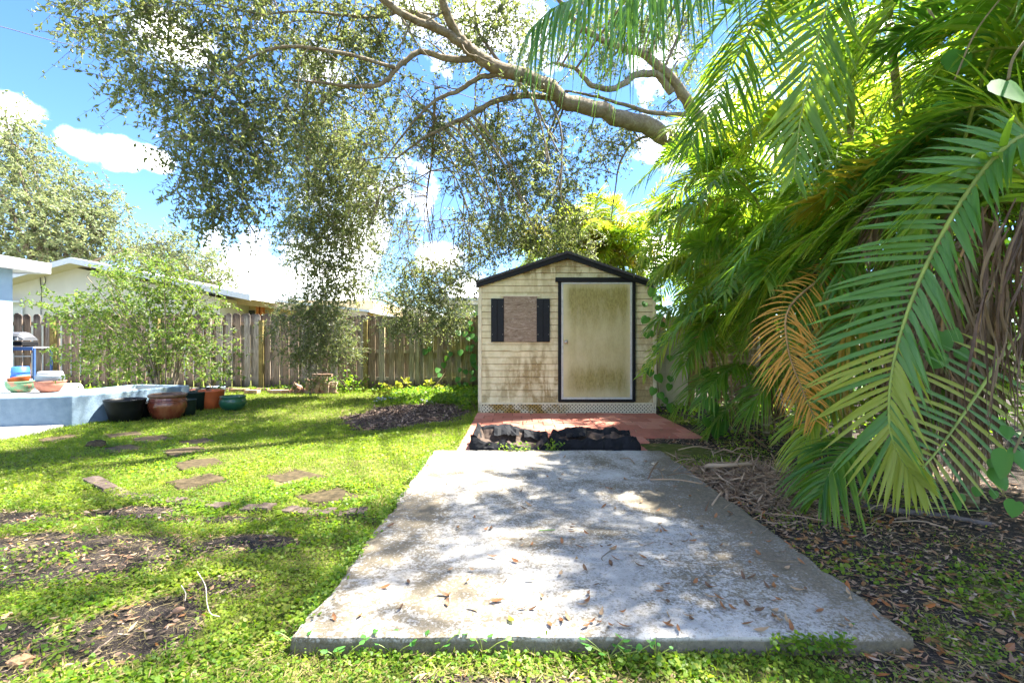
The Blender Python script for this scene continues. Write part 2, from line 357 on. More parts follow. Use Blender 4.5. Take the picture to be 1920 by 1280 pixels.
_top = M_door.math('MULTIPLY', M_door.rng(_p[2], 1.35, 2.0), M_door.rng(_p[2], 2.26, 2.08)); _bot = M_door.math('MULTIPLY', M_door.rng(_p[2], .95, .62), M_door.rng(_p[2], .30, .5))
_inx = M_door.math('MULTIPLY', M_door.rng(_p[0], .80, .98), M_door.rng(_p[0], 1.99, 1.84))
_m = M_door.math('ADD', M_door.math('MAXIMUM', M_door.math('MULTIPLY', _top, .7), M_door.math('MULTIPLY', _bot, .55)), .42)
_m = M_door.math('MULTIPLY', M_door.math('MULTIPLY', _m, M_door.math('ADD', _inx, .15)), M_door.math('ADD', .55, M_door.math('MULTIPLY', M_door.rng(_v, .25, .75), .6)), clamp=True)
_c = M_door.mix(_m, M_door.ramp(_big, [(.3, (.50, .45, .25)), (.7, (.57, .53, .34))]), M_door.ramp(_fine, [(.3, (.16, .14, .035)), (.7, (.33, .29, .10))]))
_c = M_door.mix(M_door.math('MULTIPLY', M_door.rng(_fine, .63, .72), M_door.rng(_p[2], .60, .30, .15, .9)), _c, (.10, .085, .04))
M_door.col(_c); M_door.bump(_fine, .08, .003); M_door = M_door.m
M_door_edge = plain('door_edge_metal', (.42, .44, .42), .4, .5, .15, 20, .05)
M_ply = Mat('bare_plywood', .85, .2)
_w = M_ply.noise(1.0, 5, .6, M_ply.pos((3.2, 1, 24)), 1.6); _w2 = M_ply.noise(1.0, 3, .5, M_ply.pos((30, 1, 160)), .6)
M_ply.col(M_ply.mix(M_ply.rng(_w2, .52, .7, 0, .55), M_ply.ramp(_w, [(.32, (.12, .082, .055)), (.45, (.29, .235, .175)), (.52, (.16, .115, .08)), (.60, (.34, .285, .225)), (.70, (.21, .165, .12))]), (.16, .11, .09)))
M_ply.bump(_w, .3, .003); M_ply = M_ply.m
M_lattice = Mat('lattice_plastic', .6, .3)
M_lattice.col(M_lattice.mix(M_lattice.math('MULTIPLY', M_lattice.rng(M_lattice.noise(4, 5, .6), .34, .56), M_lattice.rng(M_lattice.sep()[0], 1.1, .6)), (.58, .53, .39), (.27, .17, .035))); M_lattice = M_lattice.m
M_dark = plain('void_shade', (.012, .011, .010), .95, .1)
M_knob = plain('tarnished_knob', (.38, .35, .30), .35, .5, .15, 30, 0, 60, .6)
M_shingle = plain('roof_felt', (.055, .055, .06), .9, .2, .3, 30, .5, 140)

M_fence = Mat('weathered_fence_board', .92, .15)
_v = M_fence.pos((1, 1, .07)); _g = M_fence.noise(42, 6, .65, _v, .5); _p = M_fence.sep(); _r = M_fence.objrand(); _b2 = M_fence.noise(1.7, 4)
_grey = M_fence.ramp(_g, [(.28, (.11, .09, .075)), (.5, (.29, .25, .21)), (.72, (.46, .425, .37))])
_brown = M_fence.ramp(_g, [(.28, (.095, .065, .046)), (.5, (.23, .165, .12)), (.72, (.38, .29, .21))])
_c = M_fence.mix(M_fence.rng(M_fence.math('ADD', _r, M_fence.math('MULTIPLY', M_fence.rng(_p[0], -8.5, -5.5), .5)), .55, .95), _brown, _grey)
_moss = M_fence.math('MULTIPLY', M_fence.rng(_p[0], -4.6, -1.5), M_fence.rng(M_fence.math('ADD', _b2, M_fence.math('MULTIPLY', _r, .25)), .42, .75, .15, 1.0))
_c = M_fence.mix(M_fence.math('MULTIPLY', _moss, .8), _c, M_fence.ramp(_g, [(.3, (.09, .08, .014)), (.7, (.30, .27, .05))]))
_c = M_fence.mix(M_fence.math('MULTIPLY', M_fence.rng(M_fence.math('ADD', _p[2], M_fence.math('MULTIPLY', M_fence.noise(9, 4), .5)), 1.98, 2.22), .75), _c, (.05, .036, .032))
_c = M_fence.mix(M_fence.math('MULTIPLY', M_fence.rng(_p[2], .38, .08), .7), _c, (.045, .035, .025))
M_fence.col(_c); M_fence.bump(_g, .6, .006); M_fence = M_fence.m
M_post = plain('treated_fence_post', (.20, .155, .055), .9, .15, .35, 8, .4, 50)

M_blue_wall = plain('pale_blue_stucco', (.22, .31, .39), .85, .2, .05, 6, .5, 70)
M_planter = Mat('blue_painted_block', .8, .25)
_n = M_planter.noise(3.2, 6, .65); _p = M_planter.sep()
M_planter.col(M_planter.mix(M_planter.math('MULTIPLY', M_planter.rng(_n, .5, .68), M_planter.rng(_p[1], 6.9, 8.4)), M_planter.ramp(M_planter.noise(9, 4), [(.3, (.13, .19, .25)), (.7, (.18, .25, .31))]), (.20, .25, .21)))
M_planter.bump(M_planter.noise(40, 5), .5, .012); M_planter = M_planter.m
M_white = plain('white_painted_wood', (.56, .58, .60), .6, .3, .08, 14)
M_cream = plain('cream_stucco', (.56, .54, .48), .9, .15, .05, 2.5, .35, 60)
M_soffit = plain('soffit_beige', (.60, .55, .45), .8, .2, .06, 5)
M_tan = plain('tan_stucco', (.55, .42, .24), .9, .15, .08, 5)
M_orange_wood = plain('orange_stained_wood', (.42, .15, .05), .7, .3, .3, 10)
M_tanroof = plain('tan_fascia', (.46, .36, .26), .8, .2, .1, 6)
M_seafoam = plain('pale_green_stucco', (.36, .47, .45), .9, .15, .05, 5)
M_window = plain('dark_window_glass', (.05, .055, .06), .12, .6, .2, 4, 0)
M_blind = plain('window_blind', (.5, .52, .48), .7, .3, .1)
M_walk = plain('pale_concrete_walk', (.30, .30, .30), .85, .2, .12, 5, .3, 60)
M_patiowhite = plain('white_patio_paint', (.42, .42, .41), .8, .2, .08, 5)
M_bluemetal = plain('blue_painted_metal', (.045, .10, .26), .4, .5, .15, 12, .05)
M_grill = plain('grey_grill_lid', (.10, .105, .115), .35, .5, .15, 10, .05)
M_steel = plain('grill_tray_grey', (.38, .38, .39), .4, .5, .1)
M_brick = Mat('old_brick', .92, .15)
M_brick.col(M_brick.mix(M_brick.rng(M_brick.noise(30, 5, .6), .48, .68, 0, .6), M_brick.ramp(M_brick.objrand(), [(0, (.26, .13, .09)), (.35, (.34, .21, .145)), (.7, (.42, .29, .20)), (1, (.22, .16, .13))]), (.17, .13, .11)))
M_brick.bump(M_brick.noise(90, 4), .5, .006); M_brick = M_brick.m
M_brick_new = plain('sunlit_tan_brick', (.46, .29, .19), .9, .15, .25, 14, .4, 90)
M_pot_black = plain('black_plastic_pot', (.005, .006, .0065), .5, .3, .4, 8, .05)
M_pot_green = plain('dark_green_plastic_pot', (.005, .015, .011), .5, .3, .3, 8, .05)
M_pot_rust = Mat('rust_glazed_pot', .22, .6)
M_pot_rust.col(M_pot_rust.ramp(M_pot_rust.noise(7, 6, .6, M_pot_rust.pos((1, 1, .5))), [(.3, (.07, .015, .008)), (.5, (.15, .036, .018)), (.68, (.2, .075, .034))])); M_pot_rust.bump(M_pot_rust.noise(30, 3), .1, .005); M_pot_rust = M_pot_rust.m
M_pot_rim = plain('unglazed_brown_rim', (.13, .07, .04), .5, .4, .3, 14)
M_pot_orange = plain('orange_plastic_pot', (.36, .08, .02), .5, .4, .15, 6, .05)
M_pot_terra = plain('terracotta_pot', (.34, .15, .105), .85, .2, .18, 12)
M_pot_jade = Mat('green_glazed_pot', .28, .5)
M_pot_jade.col(M_pot_jade.mix(M_pot_jade.rng(M_pot_jade.noise(7, 5), .58, .64), (.014, .075, .042), (.09, .055, .035))); M_pot_jade = M_pot_jade.m
M_pot_mint = Mat('mint_painted_pot', .55, .3)
M_pot_mint.col(M_pot_mint.mix(M_pot_mint.rng(M_pot_mint.noise(6, 4), .54, .6), (.12, .24, .13), (.30, .17, .11))); M_pot_mint = M_pot_mint.m
M_pot_blue = plain('bright_blue_pot', (.03, .12, .38), .45, .4, .12, 8, .05)
M_pot_grey = plain('grey_blue_tub', (.16, .20, .24), .6, .3, .12, 10)
M_pot_lid = plain('pale_grey_lid', (.36, .37, .38), .6, .3, .1, 10)
M_pot_white = plain('white_bowl', (.6, .58, .55), .5, .4, .06, 10)
M_potsoil = plain('potting_soil', (.035, .025, .018), .95, .1, .5, 30, .8, 90)
M_fabric = Mat('black_landscape_fabric', .8, .15)
M_fabric.col(M_fabric.ramp(M_fabric.noise(6, 5), [(.3, (.0055, .006, .0075)), (.7, (.012, .013, .016))])); M_fabric.bump(M_fabric.noise(380, 2), .25, .003); M_fabric = M_fabric.m
M_fabric_in = plain('soiled_fabric_lining', (.075, .056, .045), .95, .1, .4, 14, .6, 120)
M_mulch = leaf_mat('mulch_chip', [(.05, .034, .027), (.11, .075, .058), (.20, .14, .105), (.32, .24, .18)], [(.1, .05, .03), (.1, .05, .03)], .03, .9, .15)
M_mulchbase = plain('mulch_soil', (.07, .05, .04), .95, .1, .5, 22, .9, 80)
M_straw = leaf_mat('dry_straw', [(.16, .10, .06), (.28, .19, .12), (.40, .30, .20), (.10, .06, .04)], [(.3, .2, .1), (.3, .2, .1)], .1, .85, .2)
M_stone = Mat('stepping_stone', .93, .15)
M_stone.col(M_stone.ramp(M_stone.math('ADD', M_stone.noise(22, 6, .65), M_stone.math('MULTIPLY', M_stone.math('SUBTRACT', M_stone.objrand(), .5), .25)), [(.28, (.03, .024, .013)), (.5, (.068, .051, .027)), (.72, (.12, .09, .055))])); M_stone.bump(M_stone.noise(110, 3), .6, .006); M_stone = M_stone.m
M_edging = Mat('edging_stone', .92, .15)
M_edging.col(M_edging.ramp(M_edging.noise(14, 6, .65), [(.3, (.065, .048, .036)), (.55, (.12, .09, .072)), (.75, (.19, .15, .125))])); M_edging.bump(M_edging.noise(80, 4), .6, .008); M_edging = M_edging.m
M_root = plain('grey_root_bark', (.13, .11, .10), .95, .15, .3, 16, .8, 50)
M_wire = plain('black_cable', (.02, .02, .022), .6, .3, .1)
M_panel = plain('beige_gate_panel', (.48, .42, .29), .85, .2, .15, 5)
# ------------------------------------------------------------------ ground and paved surfaces
def bare_at(x, y):
    x = np.asarray(x, float); y = np.asarray(y, float)
    b = np.zeros_like(x)
    def blob(cx, cy, rx, ry, s=1.0, soft=.6):
        nonlocal b
        q = np.sqrt(((x - cx) / rx) ** 2 + ((y - cy) / ry) ** 2)
        b = np.maximum(b, s * np.clip((1.35 - q) / soft, 0, 1))
    for a in ((-2.75, 2.72, 1.0, .34), (-1.62, 2.05, .26, .24), (-2.15, 1.85, .4, .25), (-2.75, 3.45, .33, .10), (-3.9, 3.35, .8, .16, .8), (-1.62, 2.9, .3, .13, .8), (-2.15, 3.3, .5, .08, .6),
              (-1.45, 2.40, .20, .10, .8), (-.8, 2.05, .2, .1, .55), (-1.0, 3.3, .5, .1, .5), (.2, 1.66, .5, .10, .8), (-.25, 1.72, .2, .07, .6)): blob(*a)
    # the right-hand strip under the palms
    r = np.clip((x - 1.16 - .05 * np.sin(y * 3)) / .12, 0, 1) * np.clip((7.7 - y) / .6, 0, 1) * .95
    b = np.maximum(b, r)
    b = np.maximum(b, np.clip((x - 2.6) / .4, 0, 1))
    b = np.maximum(b, np.clip((x - .95) / .25, 0, 1) * np.clip((1.95 - y) / .1, 0, 1) * .85)
    b = np.maximum(b, np.clip((y - 8.0) / .5, 0, 1) * np.clip((x + .7) / .2, 0, 1))
    def green(cx, cy, rx, ry, s):
        nonlocal b
        q = np.sqrt(((x - cx) / rx) ** 2 + ((y - cy) / ry) ** 2); b = b - s * np.clip((1.3 - q) / .6, 0, 1)
    for g in ((1.75, 5.35, .55, .55, .8), (2.25, 4.75, .7, .35, .45), (1.6, 4.5, .3, .3, .4), (2.6, 5.6, .3, .5, .4), (2.1, 3.3, .35, .25, .35), (1.75, 1.95, .16, .20, .5), (2.3, 2.2, .3, .3, .4), (1.5, 2.5, .12, .25, .35),
              (2.5, 2.9, .4, .3, .35), (1.3, 1.72, .35, .08, .45), (2.4, 3.8, .5, .2, .4)): green(*g)
    return np.clip(b + (fbm(x * 2.6 + 40, y * 2.6) - .5) * .9 * (.35 + b), 0, 1)
def gz(x, y):
    x = np.asarray(x, float); y = np.asarray(y, float)
    far = np.clip((y - 9) / 3, 0, 1) * .04
    b = np.maximum(np.abs(x) - 1.25, 0); away = np.clip(np.maximum(np.maximum(np.abs(x) - 1.2, 1.85 - y), y - 5.3) / .3, 0, 1)
    shed = np.clip(np.maximum(np.maximum(-.75 - x, x - 2.5), 5.3 - y) / .3, 0, 1) if True else 1
    return ((fbm(x * 1.1, y * 1.1, 3) - .5) * .06 + (fbm(x * 6, y * 6, 3) - .5) * .022) * np.minimum(away, shed) - .004 + far

def build_ground():
    xs = np.concatenate([np.linspace(-600, -60, 8), np.linspace(-50, -16, 12), np.linspace(-15, -5.1, 70), np.arange(-5, 5, .045), np.linspace(5.1, 15, 60), np.linspace(16, 50, 12), np.linspace(60, 600, 8)])
    ys = np.concatenate([np.linspace(-600, -20, 8), np.linspace(-15, .6, 14), np.arange(.8, 6.5, .045), np.linspace(6.6, 14, 95), np.linspace(15, 60, 18), np.linspace(80, 900, 9)])
    X, Y = np.meshgrid(xs, ys); Z = gz(X, Y)
    nx, ny = len(xs), len(ys)
    i = np.arange(ny - 1)[:, None] * nx + np.arange(nx - 1)[None, :]; i = i.ravel()
    o = np_mesh('ground', np.stack([X, Y, Z], -1).reshape(-1, 3), np.stack([i, i + 1, i + nx + 1, i + nx], 1), M_ground, smooth=True)
    a = o.data.attributes.new('bare', 'FLOAT', 'POINT'); a.data.foreach_set('value', bare_at(X, Y).ravel().astype(np.float32))
    return tag(o, 'lawn and bare dark soil of the back yard', None, None, 'structure')
build_ground()

SLAB = dict(x0=-1.19, x1=1.55, y0=1.86, y1=5.16, z=.07)
def slab_x(y):                       # left and right border of the slab at depth y
    return -1.10 - .05 * (5.16 - y) / 3.3 * .6, 1.235 + .29 * 0
def build_slab():
    q = [np.array(((px - CX) / F * d, d)) for px, d in ((555, 1.877), (1715, 1.877), (1240, 5.17), (815, 5.17))]
    nu, nv = 121, 161; u = np.linspace(0, 1, nu)[None, :, None]; v = np.linspace(0, 1, nv)[:, None, None]
    u = u + (u - .5) * .0; e = lambda t: np.clip(np.abs(t - .5) * 2, 0, 1)
    XY = (q[0] * (1 - u) + q[1] * u) * (1 - v) + (q[3] * (1 - u) + q[2] * u) * v
    X, Y = XY[..., 0], XY[..., 1]; Z = .070 + (fbm(X * 2.5, Y * 2.5, 3) - .5) * .006 + (fbm(X * 30, Y * 30, 2) - .5) * .0016
    sx_ = ((fbm(Y[:, :1] * 5, Y[:, :1] * 0 + 3.3, 4) - .5) * .085) * np.where(u[..., 0] < .5, 1, .6) * (e(u[..., 0]) ** 30)
    sy_ = ((fbm(X[:1] * 6, X[:1] * 0 + 8.3, 4) - .5) * .03) * (e(v[..., 0]) ** 30)
    X = X + sx_; Y = Y + sy_
    bord = np.zeros_like(Z); bord[0] = bord[-1] = 1; bord[:, 0] = bord[:, -1] = 1
    chip = np.clip(fbm(X * 14, Y * 14, 3) - .55, 0, 1) * .05
    Z = Z - bord * (.006 + chip); in2 = np.zeros_like(Z); in2[1:2] = in2[-2:-1] = 1; in2[:, 1:2] = 1; in2[:, -2:-1] = 1; Z = Z - in2 * (1 - bord) * chip * .4
    idx = np.arange(nu * nv).reshape(nv, nu); V = np.stack([X, Y, Z], -1).reshape(-1, 3)
    Fq = np.stack([idx[:-1, :-1], idx[:-1, 1:], idx[1:, 1:], idx[1:, :-1]], -1).reshape(-1, 4)
    loop = np.concatenate([idx[0, :-1], idx[:-1, -1], idx[-1, :0:-1], idx[:0:-1, 0]]); c = V.mean(0); n = len(loop); rows = [loop]; VV = [V]; off = len(V)
    for dz, k in ((-.02, .004), (-.05, .006), (-.16, .004)):
        R_ = V[loop].copy(); d = unit(R_[:, :2] - np.roll(R_[:, :2], 1, 0)); R_[:, 0] += d[:, 1] * k; R_[:, 1] -= d[:, 0] * k; R_[:, 2] += dz; R_[:, :2] += (fbm(R_[:, 0] * 20 + dz * 90, R_[:, 1] * 20, 3) - .5)[:, None] * .008 * np.stack([d[:, 1], -d[:, 0]], 1); VV.append(R_); rows.append(np.arange(off, off + n)); off += n
    for a_, b_ in zip(rows[:-1], rows[1:]): Fq = np.concatenate([Fq, np.stack([b_, np.roll(b_, -1), np.roll(a_, -1), a_], 1)])
    o = np_mesh('concrete_slab', np.concatenate(VV), Fq, M_slab, None, False)
    tag(o, 'weathered concrete slab in front of the shed', None, None, 'structure')
build_slab()

patio = thing('brick_patio', 'red paver patio before the shed door', None, (.9, 7, 0)); patio['kind'] = 'structure'
del_keys = [k for k in ('category',) if k in patio]
for k in del_keys: del patio[k]
def build_patio():
    pm = MB().box(-.149, .149, -.149, .149, -.04, .022); me = pm.mesh('paver', M_paver)
    o0 = bpy.data.objects.new('tmp', me); 
    import bmesh
    bm = bmesh.new(); bm.from_mesh(me); bmesh.ops.bevel(bm, geom=[e for e in bm.edges if all(v.co.z > 0 for v in e.verts)], offset=.006, segments=1, affect='EDGES'); bm.to_mesh(me); bm.free()
    bpy.data.objects.remove(o0)
    base = MB().box(-.68, 2.40, 5.30, 8.29, -.05, .008).build('joint_bed', M_potsoil, patio); base['kind'] = 'structure'
    base.data.materials[0] = M_mulchbase
    half = bpy.data.meshes.new('paver'); hb = bmesh.new(); hb.from_mesh(me)
    for v in hb.verts: v.co.x *= .485
    hb.to_mesh(half); hb.free(); half.materials.clear(); half.materials.append(M_paver)
    def put(x, y, m):
        o = bpy.data.objects.new('paver', m); link(o, patio)
        o.location = (x + rnd.uniform(-.003, .003), y + rnd.uniform(-.003, .003), rnd.uniform(-.004, .004)); o.rotation_euler = (rnd.uniform(-.008, .008), rnd.uniform(-.008, .008), rnd.uniform(-.008, .008))
    for r in range(10):
        y = 8.14 - .305 * r; lim = 2.40 if y > 6.1 else (1.70 if y > 5.75 else 1.50); x = -.67
        row = [.305] * 14 if r % 2 == 0 else [.1525] + [.305] * 14
        for w_ in row:
            if x + w_ > lim + .02: 
                if w_ > .2 and x + .1525 < lim + .02: put(x + .07625, y, half)
                break
            put(x + w_ / 2, y, me if w_ > .2 else half); x += w_
    # the bed is trimmed to the paved outline
    base.data = MB().prism([(-.66, 8.28), (-.66, 5.27), (1.40, 5.27), (1.40, 5.75), (1.42, 5.75), (1.42, 6.18), (2.20, 6.18), (2.20, 8.28)], -.05, .010).mesh('joint_bed', M_mulchbase)
build_patio()

w = MB().prism([(-30, 5.6), (-6.35, 5.75), (-6.58, 7.0), (-6.62, 7.15), (-7.3, 7.0), (-7.6, 12.2), (-30, 12.2)], -.1, .03).build('concrete_walk', M_walk, bevel=.01); tag(w, 'pale concrete walk at the left edge', None, None, 'structure')
w = MB().prism([(-30, 7.4), (-7.42, 7.4), (-7.35, 9.4), (-8.6, 11.2), (-30, 11.2)], -.05, .15).build('raised_patio', M_patiowhite, bevel=.01); tag(w, 'white raised patio beside the planter', None, None, 'structure')

# ------------------------------------------------------------------ the shed
SY = 8.32                                   # front face of the shed
def sx(px): return (px - CX) / 109.0
def sz(py): return EYE + (HY - py) / 109.0
shed = thing('garden_shed', 'small cream garden shed with black trim and stained siding', 'shed', (.87, SY + 1.2, 0))
XL, XR, ZE, ZR, XM = -.65, 2.40, 2.20, 2.70, .875
YB = SY + 2.5
def roof_z(x): return ZR - abs(x - XM) * (ZR - ZE) / (XR - XM)
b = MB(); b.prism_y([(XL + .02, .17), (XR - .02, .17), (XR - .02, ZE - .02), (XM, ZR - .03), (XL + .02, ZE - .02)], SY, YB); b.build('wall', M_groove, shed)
DL, DR, DT, DB = sx(1046), sx(1190.5), sz(529), sz(752)
course = .1115
def plank(x0, x1, z0, z1):
    y0a, y0b = SY - .020, SY - .004
    mb = MB(); ztl, ztr = z1, z1
    vs = [(x0, y0a, z0), (x1, y0a, z0), (x1, y0b, z1), (x0, y0b, z1), (x0, SY + .004, z0), (x1, SY + .004, z0), (x1, SY + .004, z1), (x0, SY + .004, z1)]
    # gable rows follow the roof slope
    def lim(z): 
        h = (ZR - .02 - z) / ((ZR - ZE) / (XR - XM)); return XM - h, XM + h
    for i in (0, 1, 2, 3, 4, 5, 6, 7):
        x, y, z = vs[i]; a, c = lim(z); vs[i] = (min(max(x, a), c), y, z)
    mb.add(vs, [(0, 1, 2, 3), (5, 4, 7, 6), (1, 5, 6, 2), (4, 0, 3, 7), (3, 2, 6, 7), (4, 5, 1, 0)]); return mb
z = .195; row = 0
while z < ZR - .06:
    z1 = z + course
    segs = [(XL + .05, XR - .05)]
    if z < DT: segs = [(XL + .05, DL + .01), (DR - .01, XR - .05)]
    if 5 <= row and abs(row - 9.0) < .6: segs = [(XL + .05, sx(938)), (sx(938.4), DL + .01)] + segs[1:]   # split course under the window
    for (a, c) in segs: plank(a, c, z, min(z1, ZR - .03) - .007).build('siding_plank', M_siding, shed)
    z = z1; row += 1
# torn strip of siding under the window
b = MB(); P = [(sx(936) + i * .066, SY - .022 - .010 * abs(math.sin(i * 1.7)), sz(656) + .008 * math.sin(i * 1.1)) for i in range(11)]
for p0, p1 in zip(P[:-1], P[1:]): b.bar(p0, p1, .006, .026)
b.build('torn_siding_strip', M_siding, shed)
for x0, x1 in ((XL - .005, XL + .055), (XR - .055, XR + .005)):
    MB().box(x0, x1, SY - .03, SY + .03, .19, ZE + .0).build('corner_trim', M_trim_cream, shed, bevel=.004)
# roof: two slabs, black rake boards, drip edge
for sgn in (-1, 1):
    xe = XM + sgn * (XR - XM + .05); xe = sx(893) if sgn < 0 else sx(1223); ze_ = 2.235
    b = MB(); zr = ZR + .075
    poly = [(XM, zr - .03), (XM, zr + .012), (xe, ze_ + .042), (xe, ze_)]
    if sgn > 0: poly = poly[::-1]
    b.prism_y(poly, SY - .10, YB + .1).build('roof', M_shingle, shed)
    b = MB(); poly = [(XM, zr - .118), (XM, zr - .033), (xe, ze_ - .003), (xe, ze_ - .080)] 
    if sgn > 0: poly = poly[::-1]
    b.prism_y(poly, SY - .085, SY - .045).build('rake_board', M_black, shed, bevel=.004)
MB().box(DL - .045, DR + .01, SY - .062, SY - .001, DT - .002, DT + .075).build('door_track', M_black, shed, bevel=.006)
# door with frame
for x0, x1 in ((DL, DL + .052), (DR - .052, DR)): MB().box(x0, x1, SY - .052, SY - .001, DB, DT - .004).build('door_jamb', M_black, shed, bevel=.004)
MB().box(DL + .053, DR - .053, SY - .05, SY - .001, DB, DB + .035).build('door_sill', M_black, shed)
dx0, dx1, dz0, dz1 = DL + .056, DR - .056, DB + .038, DT - .008
door = MB().box(dx0 + .035, dx1 - .035, SY - .036, SY - .002, dz0 + .035, dz1 - .03).build('door', M_door, shed)
for x0, x1, z0, z1 in ((dx0, dx0 + .034, dz0, dz1), (dx1 - .034, dx1, dz0, dz1), (dx0 + .0345, dx1 - .0345, dz0, dz0 + .034), (dx0 + .0345, dx1 - .0345, dz1 - .029, dz1)):
    MB().box(x0, x1, SY - .045, SY - .002, z0, z1).build('edge_strip', M_door_edge, door, bevel=.004)
kb = MB(); kb.lathe([(.030, 0), (.032, .006), (.014, .010), (.013, .035), (.022, .042), (.031, .056), (.030, .070), (.018, .080), (.001, .082)], (0, 0, 0), 20)
ko = kb.build('door_knob', M_knob, door, smooth=True); ko.data.transform(Matrix.Translation((sx(1060.5), SY - .036, sz(641))) @ Matrix.Rotation(math.radians(90), 4, 'X'))
# window: plywood and shutters
pl = MB().box(sx(944), sx(1007), SY - .045, SY - .001, sz(641), sz(556)).build('window_board', M_ply, shed, bevel=.003)
MB().box(sx(944) - .005, sx(1000), SY - .052, SY - .046, sz(599.5), sz(598.2)).build('board_seam', M_ply, pl)
MB().box(sx(938), sx(1012), SY - .04, SY - .001, sz(556) + .002, sz(556) + .022).build('window_cap', M_trim_cream, shed)
for x0, x1 in ((sx(921), sx(945)), (sx(1006), sx(1030.5))):
    sh = MB().box(x0, x1, SY - .05, SY - .001, sz(641), sz(560)).build('shutter', M_shutter, shed)
    mid = (x0 + x1) / 2
    for a, c in ((x0 + .004, mid - .006), (mid + .006, x1 - .004)): MB().box(a, c, SY - .062, SY - .051, sz(641) + .004, sz(560) - .004).build('shutter_board', M_shutter, sh, bevel=.004)
    for a in (x0 + .022, x1 - .022):
        for zz in (sz(575), sz(627)):
            s_ = MB().lathe([(.006, 0), (.005, .004), (.001, .005)], (0, 0, 0), 8).build('screw', M_knob, sh); s_.data.transform(Matrix.Translation((a, SY - .062, zz)) @ Matrix.Rotation(math.radians(90), 4, 'X'))
# lattice skirt: dark sheet behind painted as shade, two layers of diagonal slats
MB().box(XL + .03, XR - .03, SY + .03, SY + .06, 0.0, .185).build('crawl_space_shade', M_dark, shed)
lat = MB(); z0, z1 = .004, .19; h = z1 - z0; st = .062
for layer, (sgn, y) in enumerate(((1, SY - .006), (-1, SY - .014))):
    x = XL - h
    while x < XR + h:
        xa, xb = (x, x + h) if sgn > 0 else (x + h, x)
        q = .0165
        pts = [(xa - q, z0), (xa + q, z0), (xb + q, z1), (xb - q, z1)]
        cl = [(min(max(px_, XL), XR), pz_) for px_, pz_ in pts]
        if cl[1][0] - cl[0][0] > .004 or cl[2][0] - cl[3][0] > .004: lat.prism_y(cl if True else cl, y, y + .007)
        x += st
o = lat.build('lattice_skirt', M_lattice, shed); o['kind'] = 'stuff'
MB().box(XL, XR, SY - .020, SY - .0155, .168, .196).build('skirt_rail', M_trim_cream, shed)
# hook for cable at left eave
MB().tube([(XL - .02, SY - .02, 2.08), (XL - .06, SY - .05, 2.06), (XL - .06, SY - .05, 2.0), (XL - .02, SY - .03, 1.98)], .02, 6).build('cable_hook', M_black, shed)

# beige gate panel and brown post right of the shed
gp = thing('side_gate', 'beige boarded gate panel half hidden right of the shed', 'gate', (2.85, 8.9, 0))
for i in range(5): 
    x0 = 2.45 + i * .142
    MB().box(x0, x0 + .138, 8.88, 8.90, .06, 1.45).build('board', M_panel, gp)
MB().box(2.44, 3.16, 8.905, 8.94, 1.1, 1.19).build('rail', M_panel, gp); MB().box(2.44, 3.16, 8.905, 8.94, .3, .39).build('rail', M_panel, gp)
MB().box(3.17, 3.27, 8.86, 8.96, 0, 1.55).build('gate_post', M_post, gp)

# ------------------------------------------------------------------ board fence
FY = 12.3
fence = thing('board_fence', 'long weathered shadowbox fence of mossy grey boards behind the yard', 'fence', (-5, FY, 0))
def fence_board(w, h):
    c = .028; k = .02
    poly = [(-w / 2, 0), (w / 2, 0), (w / 2, h - .05), (w / 2 - c, h - .012), (w / 2 - c - .02, h), (-w / 2 + c + .02, h), (-w / 2 + c, h - .012), (-w / 2, h - .05)]
    return MB().prism_y(poly, -.009, .009).mesh('board', M_fence)
bmesh_list = [fence_board(.138 + .007 * i, 1.86 + .012 * (i % 3)) for i in range(4)]
for mi_, me_ in enumerate(bmesh_list):
    for v in me_.vertices: v.co.y += .004 * math.sin(v.co.z * 2 + mi_)
pitch = .243; x = -14.6; i = 0
while x < 8:
    top = .105 if x < -6 else .06
    for side, dx, yy in ((0, 0, FY), (1, pitch / 2, FY + .080)):
        o = bpy.data.objects.new('board', rnd.choice(bmesh_list)); link(o, fence)
        o.location = (x + dx + rnd.uniform(-.012, .012), yy + rnd.uniform(-.003, .003), .05 + top - .06 + rnd.uniform(-.02, .02)); o.rotation_euler = (rnd.uniform(-.008, .008), rnd.uniform(-.010, .010), rnd.uniform(-.03, .03))
    x += pitch * rnd.uniform(.98, 1.02); i += 1
for zz in (.32, 1.02, 1.72):
    xa = -14.7
    while xa < 8:
        xb = xa + 2.74; MB().box(xa + .003, xb - .003, FY + .018, FY + .058, zz - .045, zz + .045).build('rail', M_fence, fence); xa = xb
for k in range(-7, 7):
    px = 491 + k * 97.5; x = (px - CX) / F * (FY - .06)
    MB().box(x - .05, x + .05, FY - .125, FY - .02, 0, 1.84 + rnd.uniform(-.05, .05)).build('post', M_post if k % 2 == 0 else M_fence, fence)

# ------------------------------------------------------------------ houses
# own house at the left edge
hs = thing('blue_house', 'pale blue house wall with white eave at the left edge', 'house', (-14, 6, 0))
MB().box(-20, -11.37, -3, 10.92, 0, 2.88).build('wall', M_blue_wall, hs)
b = MB(); b.box(-20.5, -11.06, -4, 11.42, 2.885, 2.945).build('soffit', M_white, hs)
b = MB(); b.box(-11.06, -11.02, -4, 11.46, 2.86, 3.10); b.box(-20.5, -11.061, 11.42, 11.46, 2.86, 3.10); b.build('fascia', M_white, hs, bevel=.004)
b = MB(); b.prism_y([(-20.4, 2.95), (-11.10, 2.95), (-11.05, 3.11), (-20.4, 4.3)], -4, 11.5).build('roof', M_patiowhite, hs)
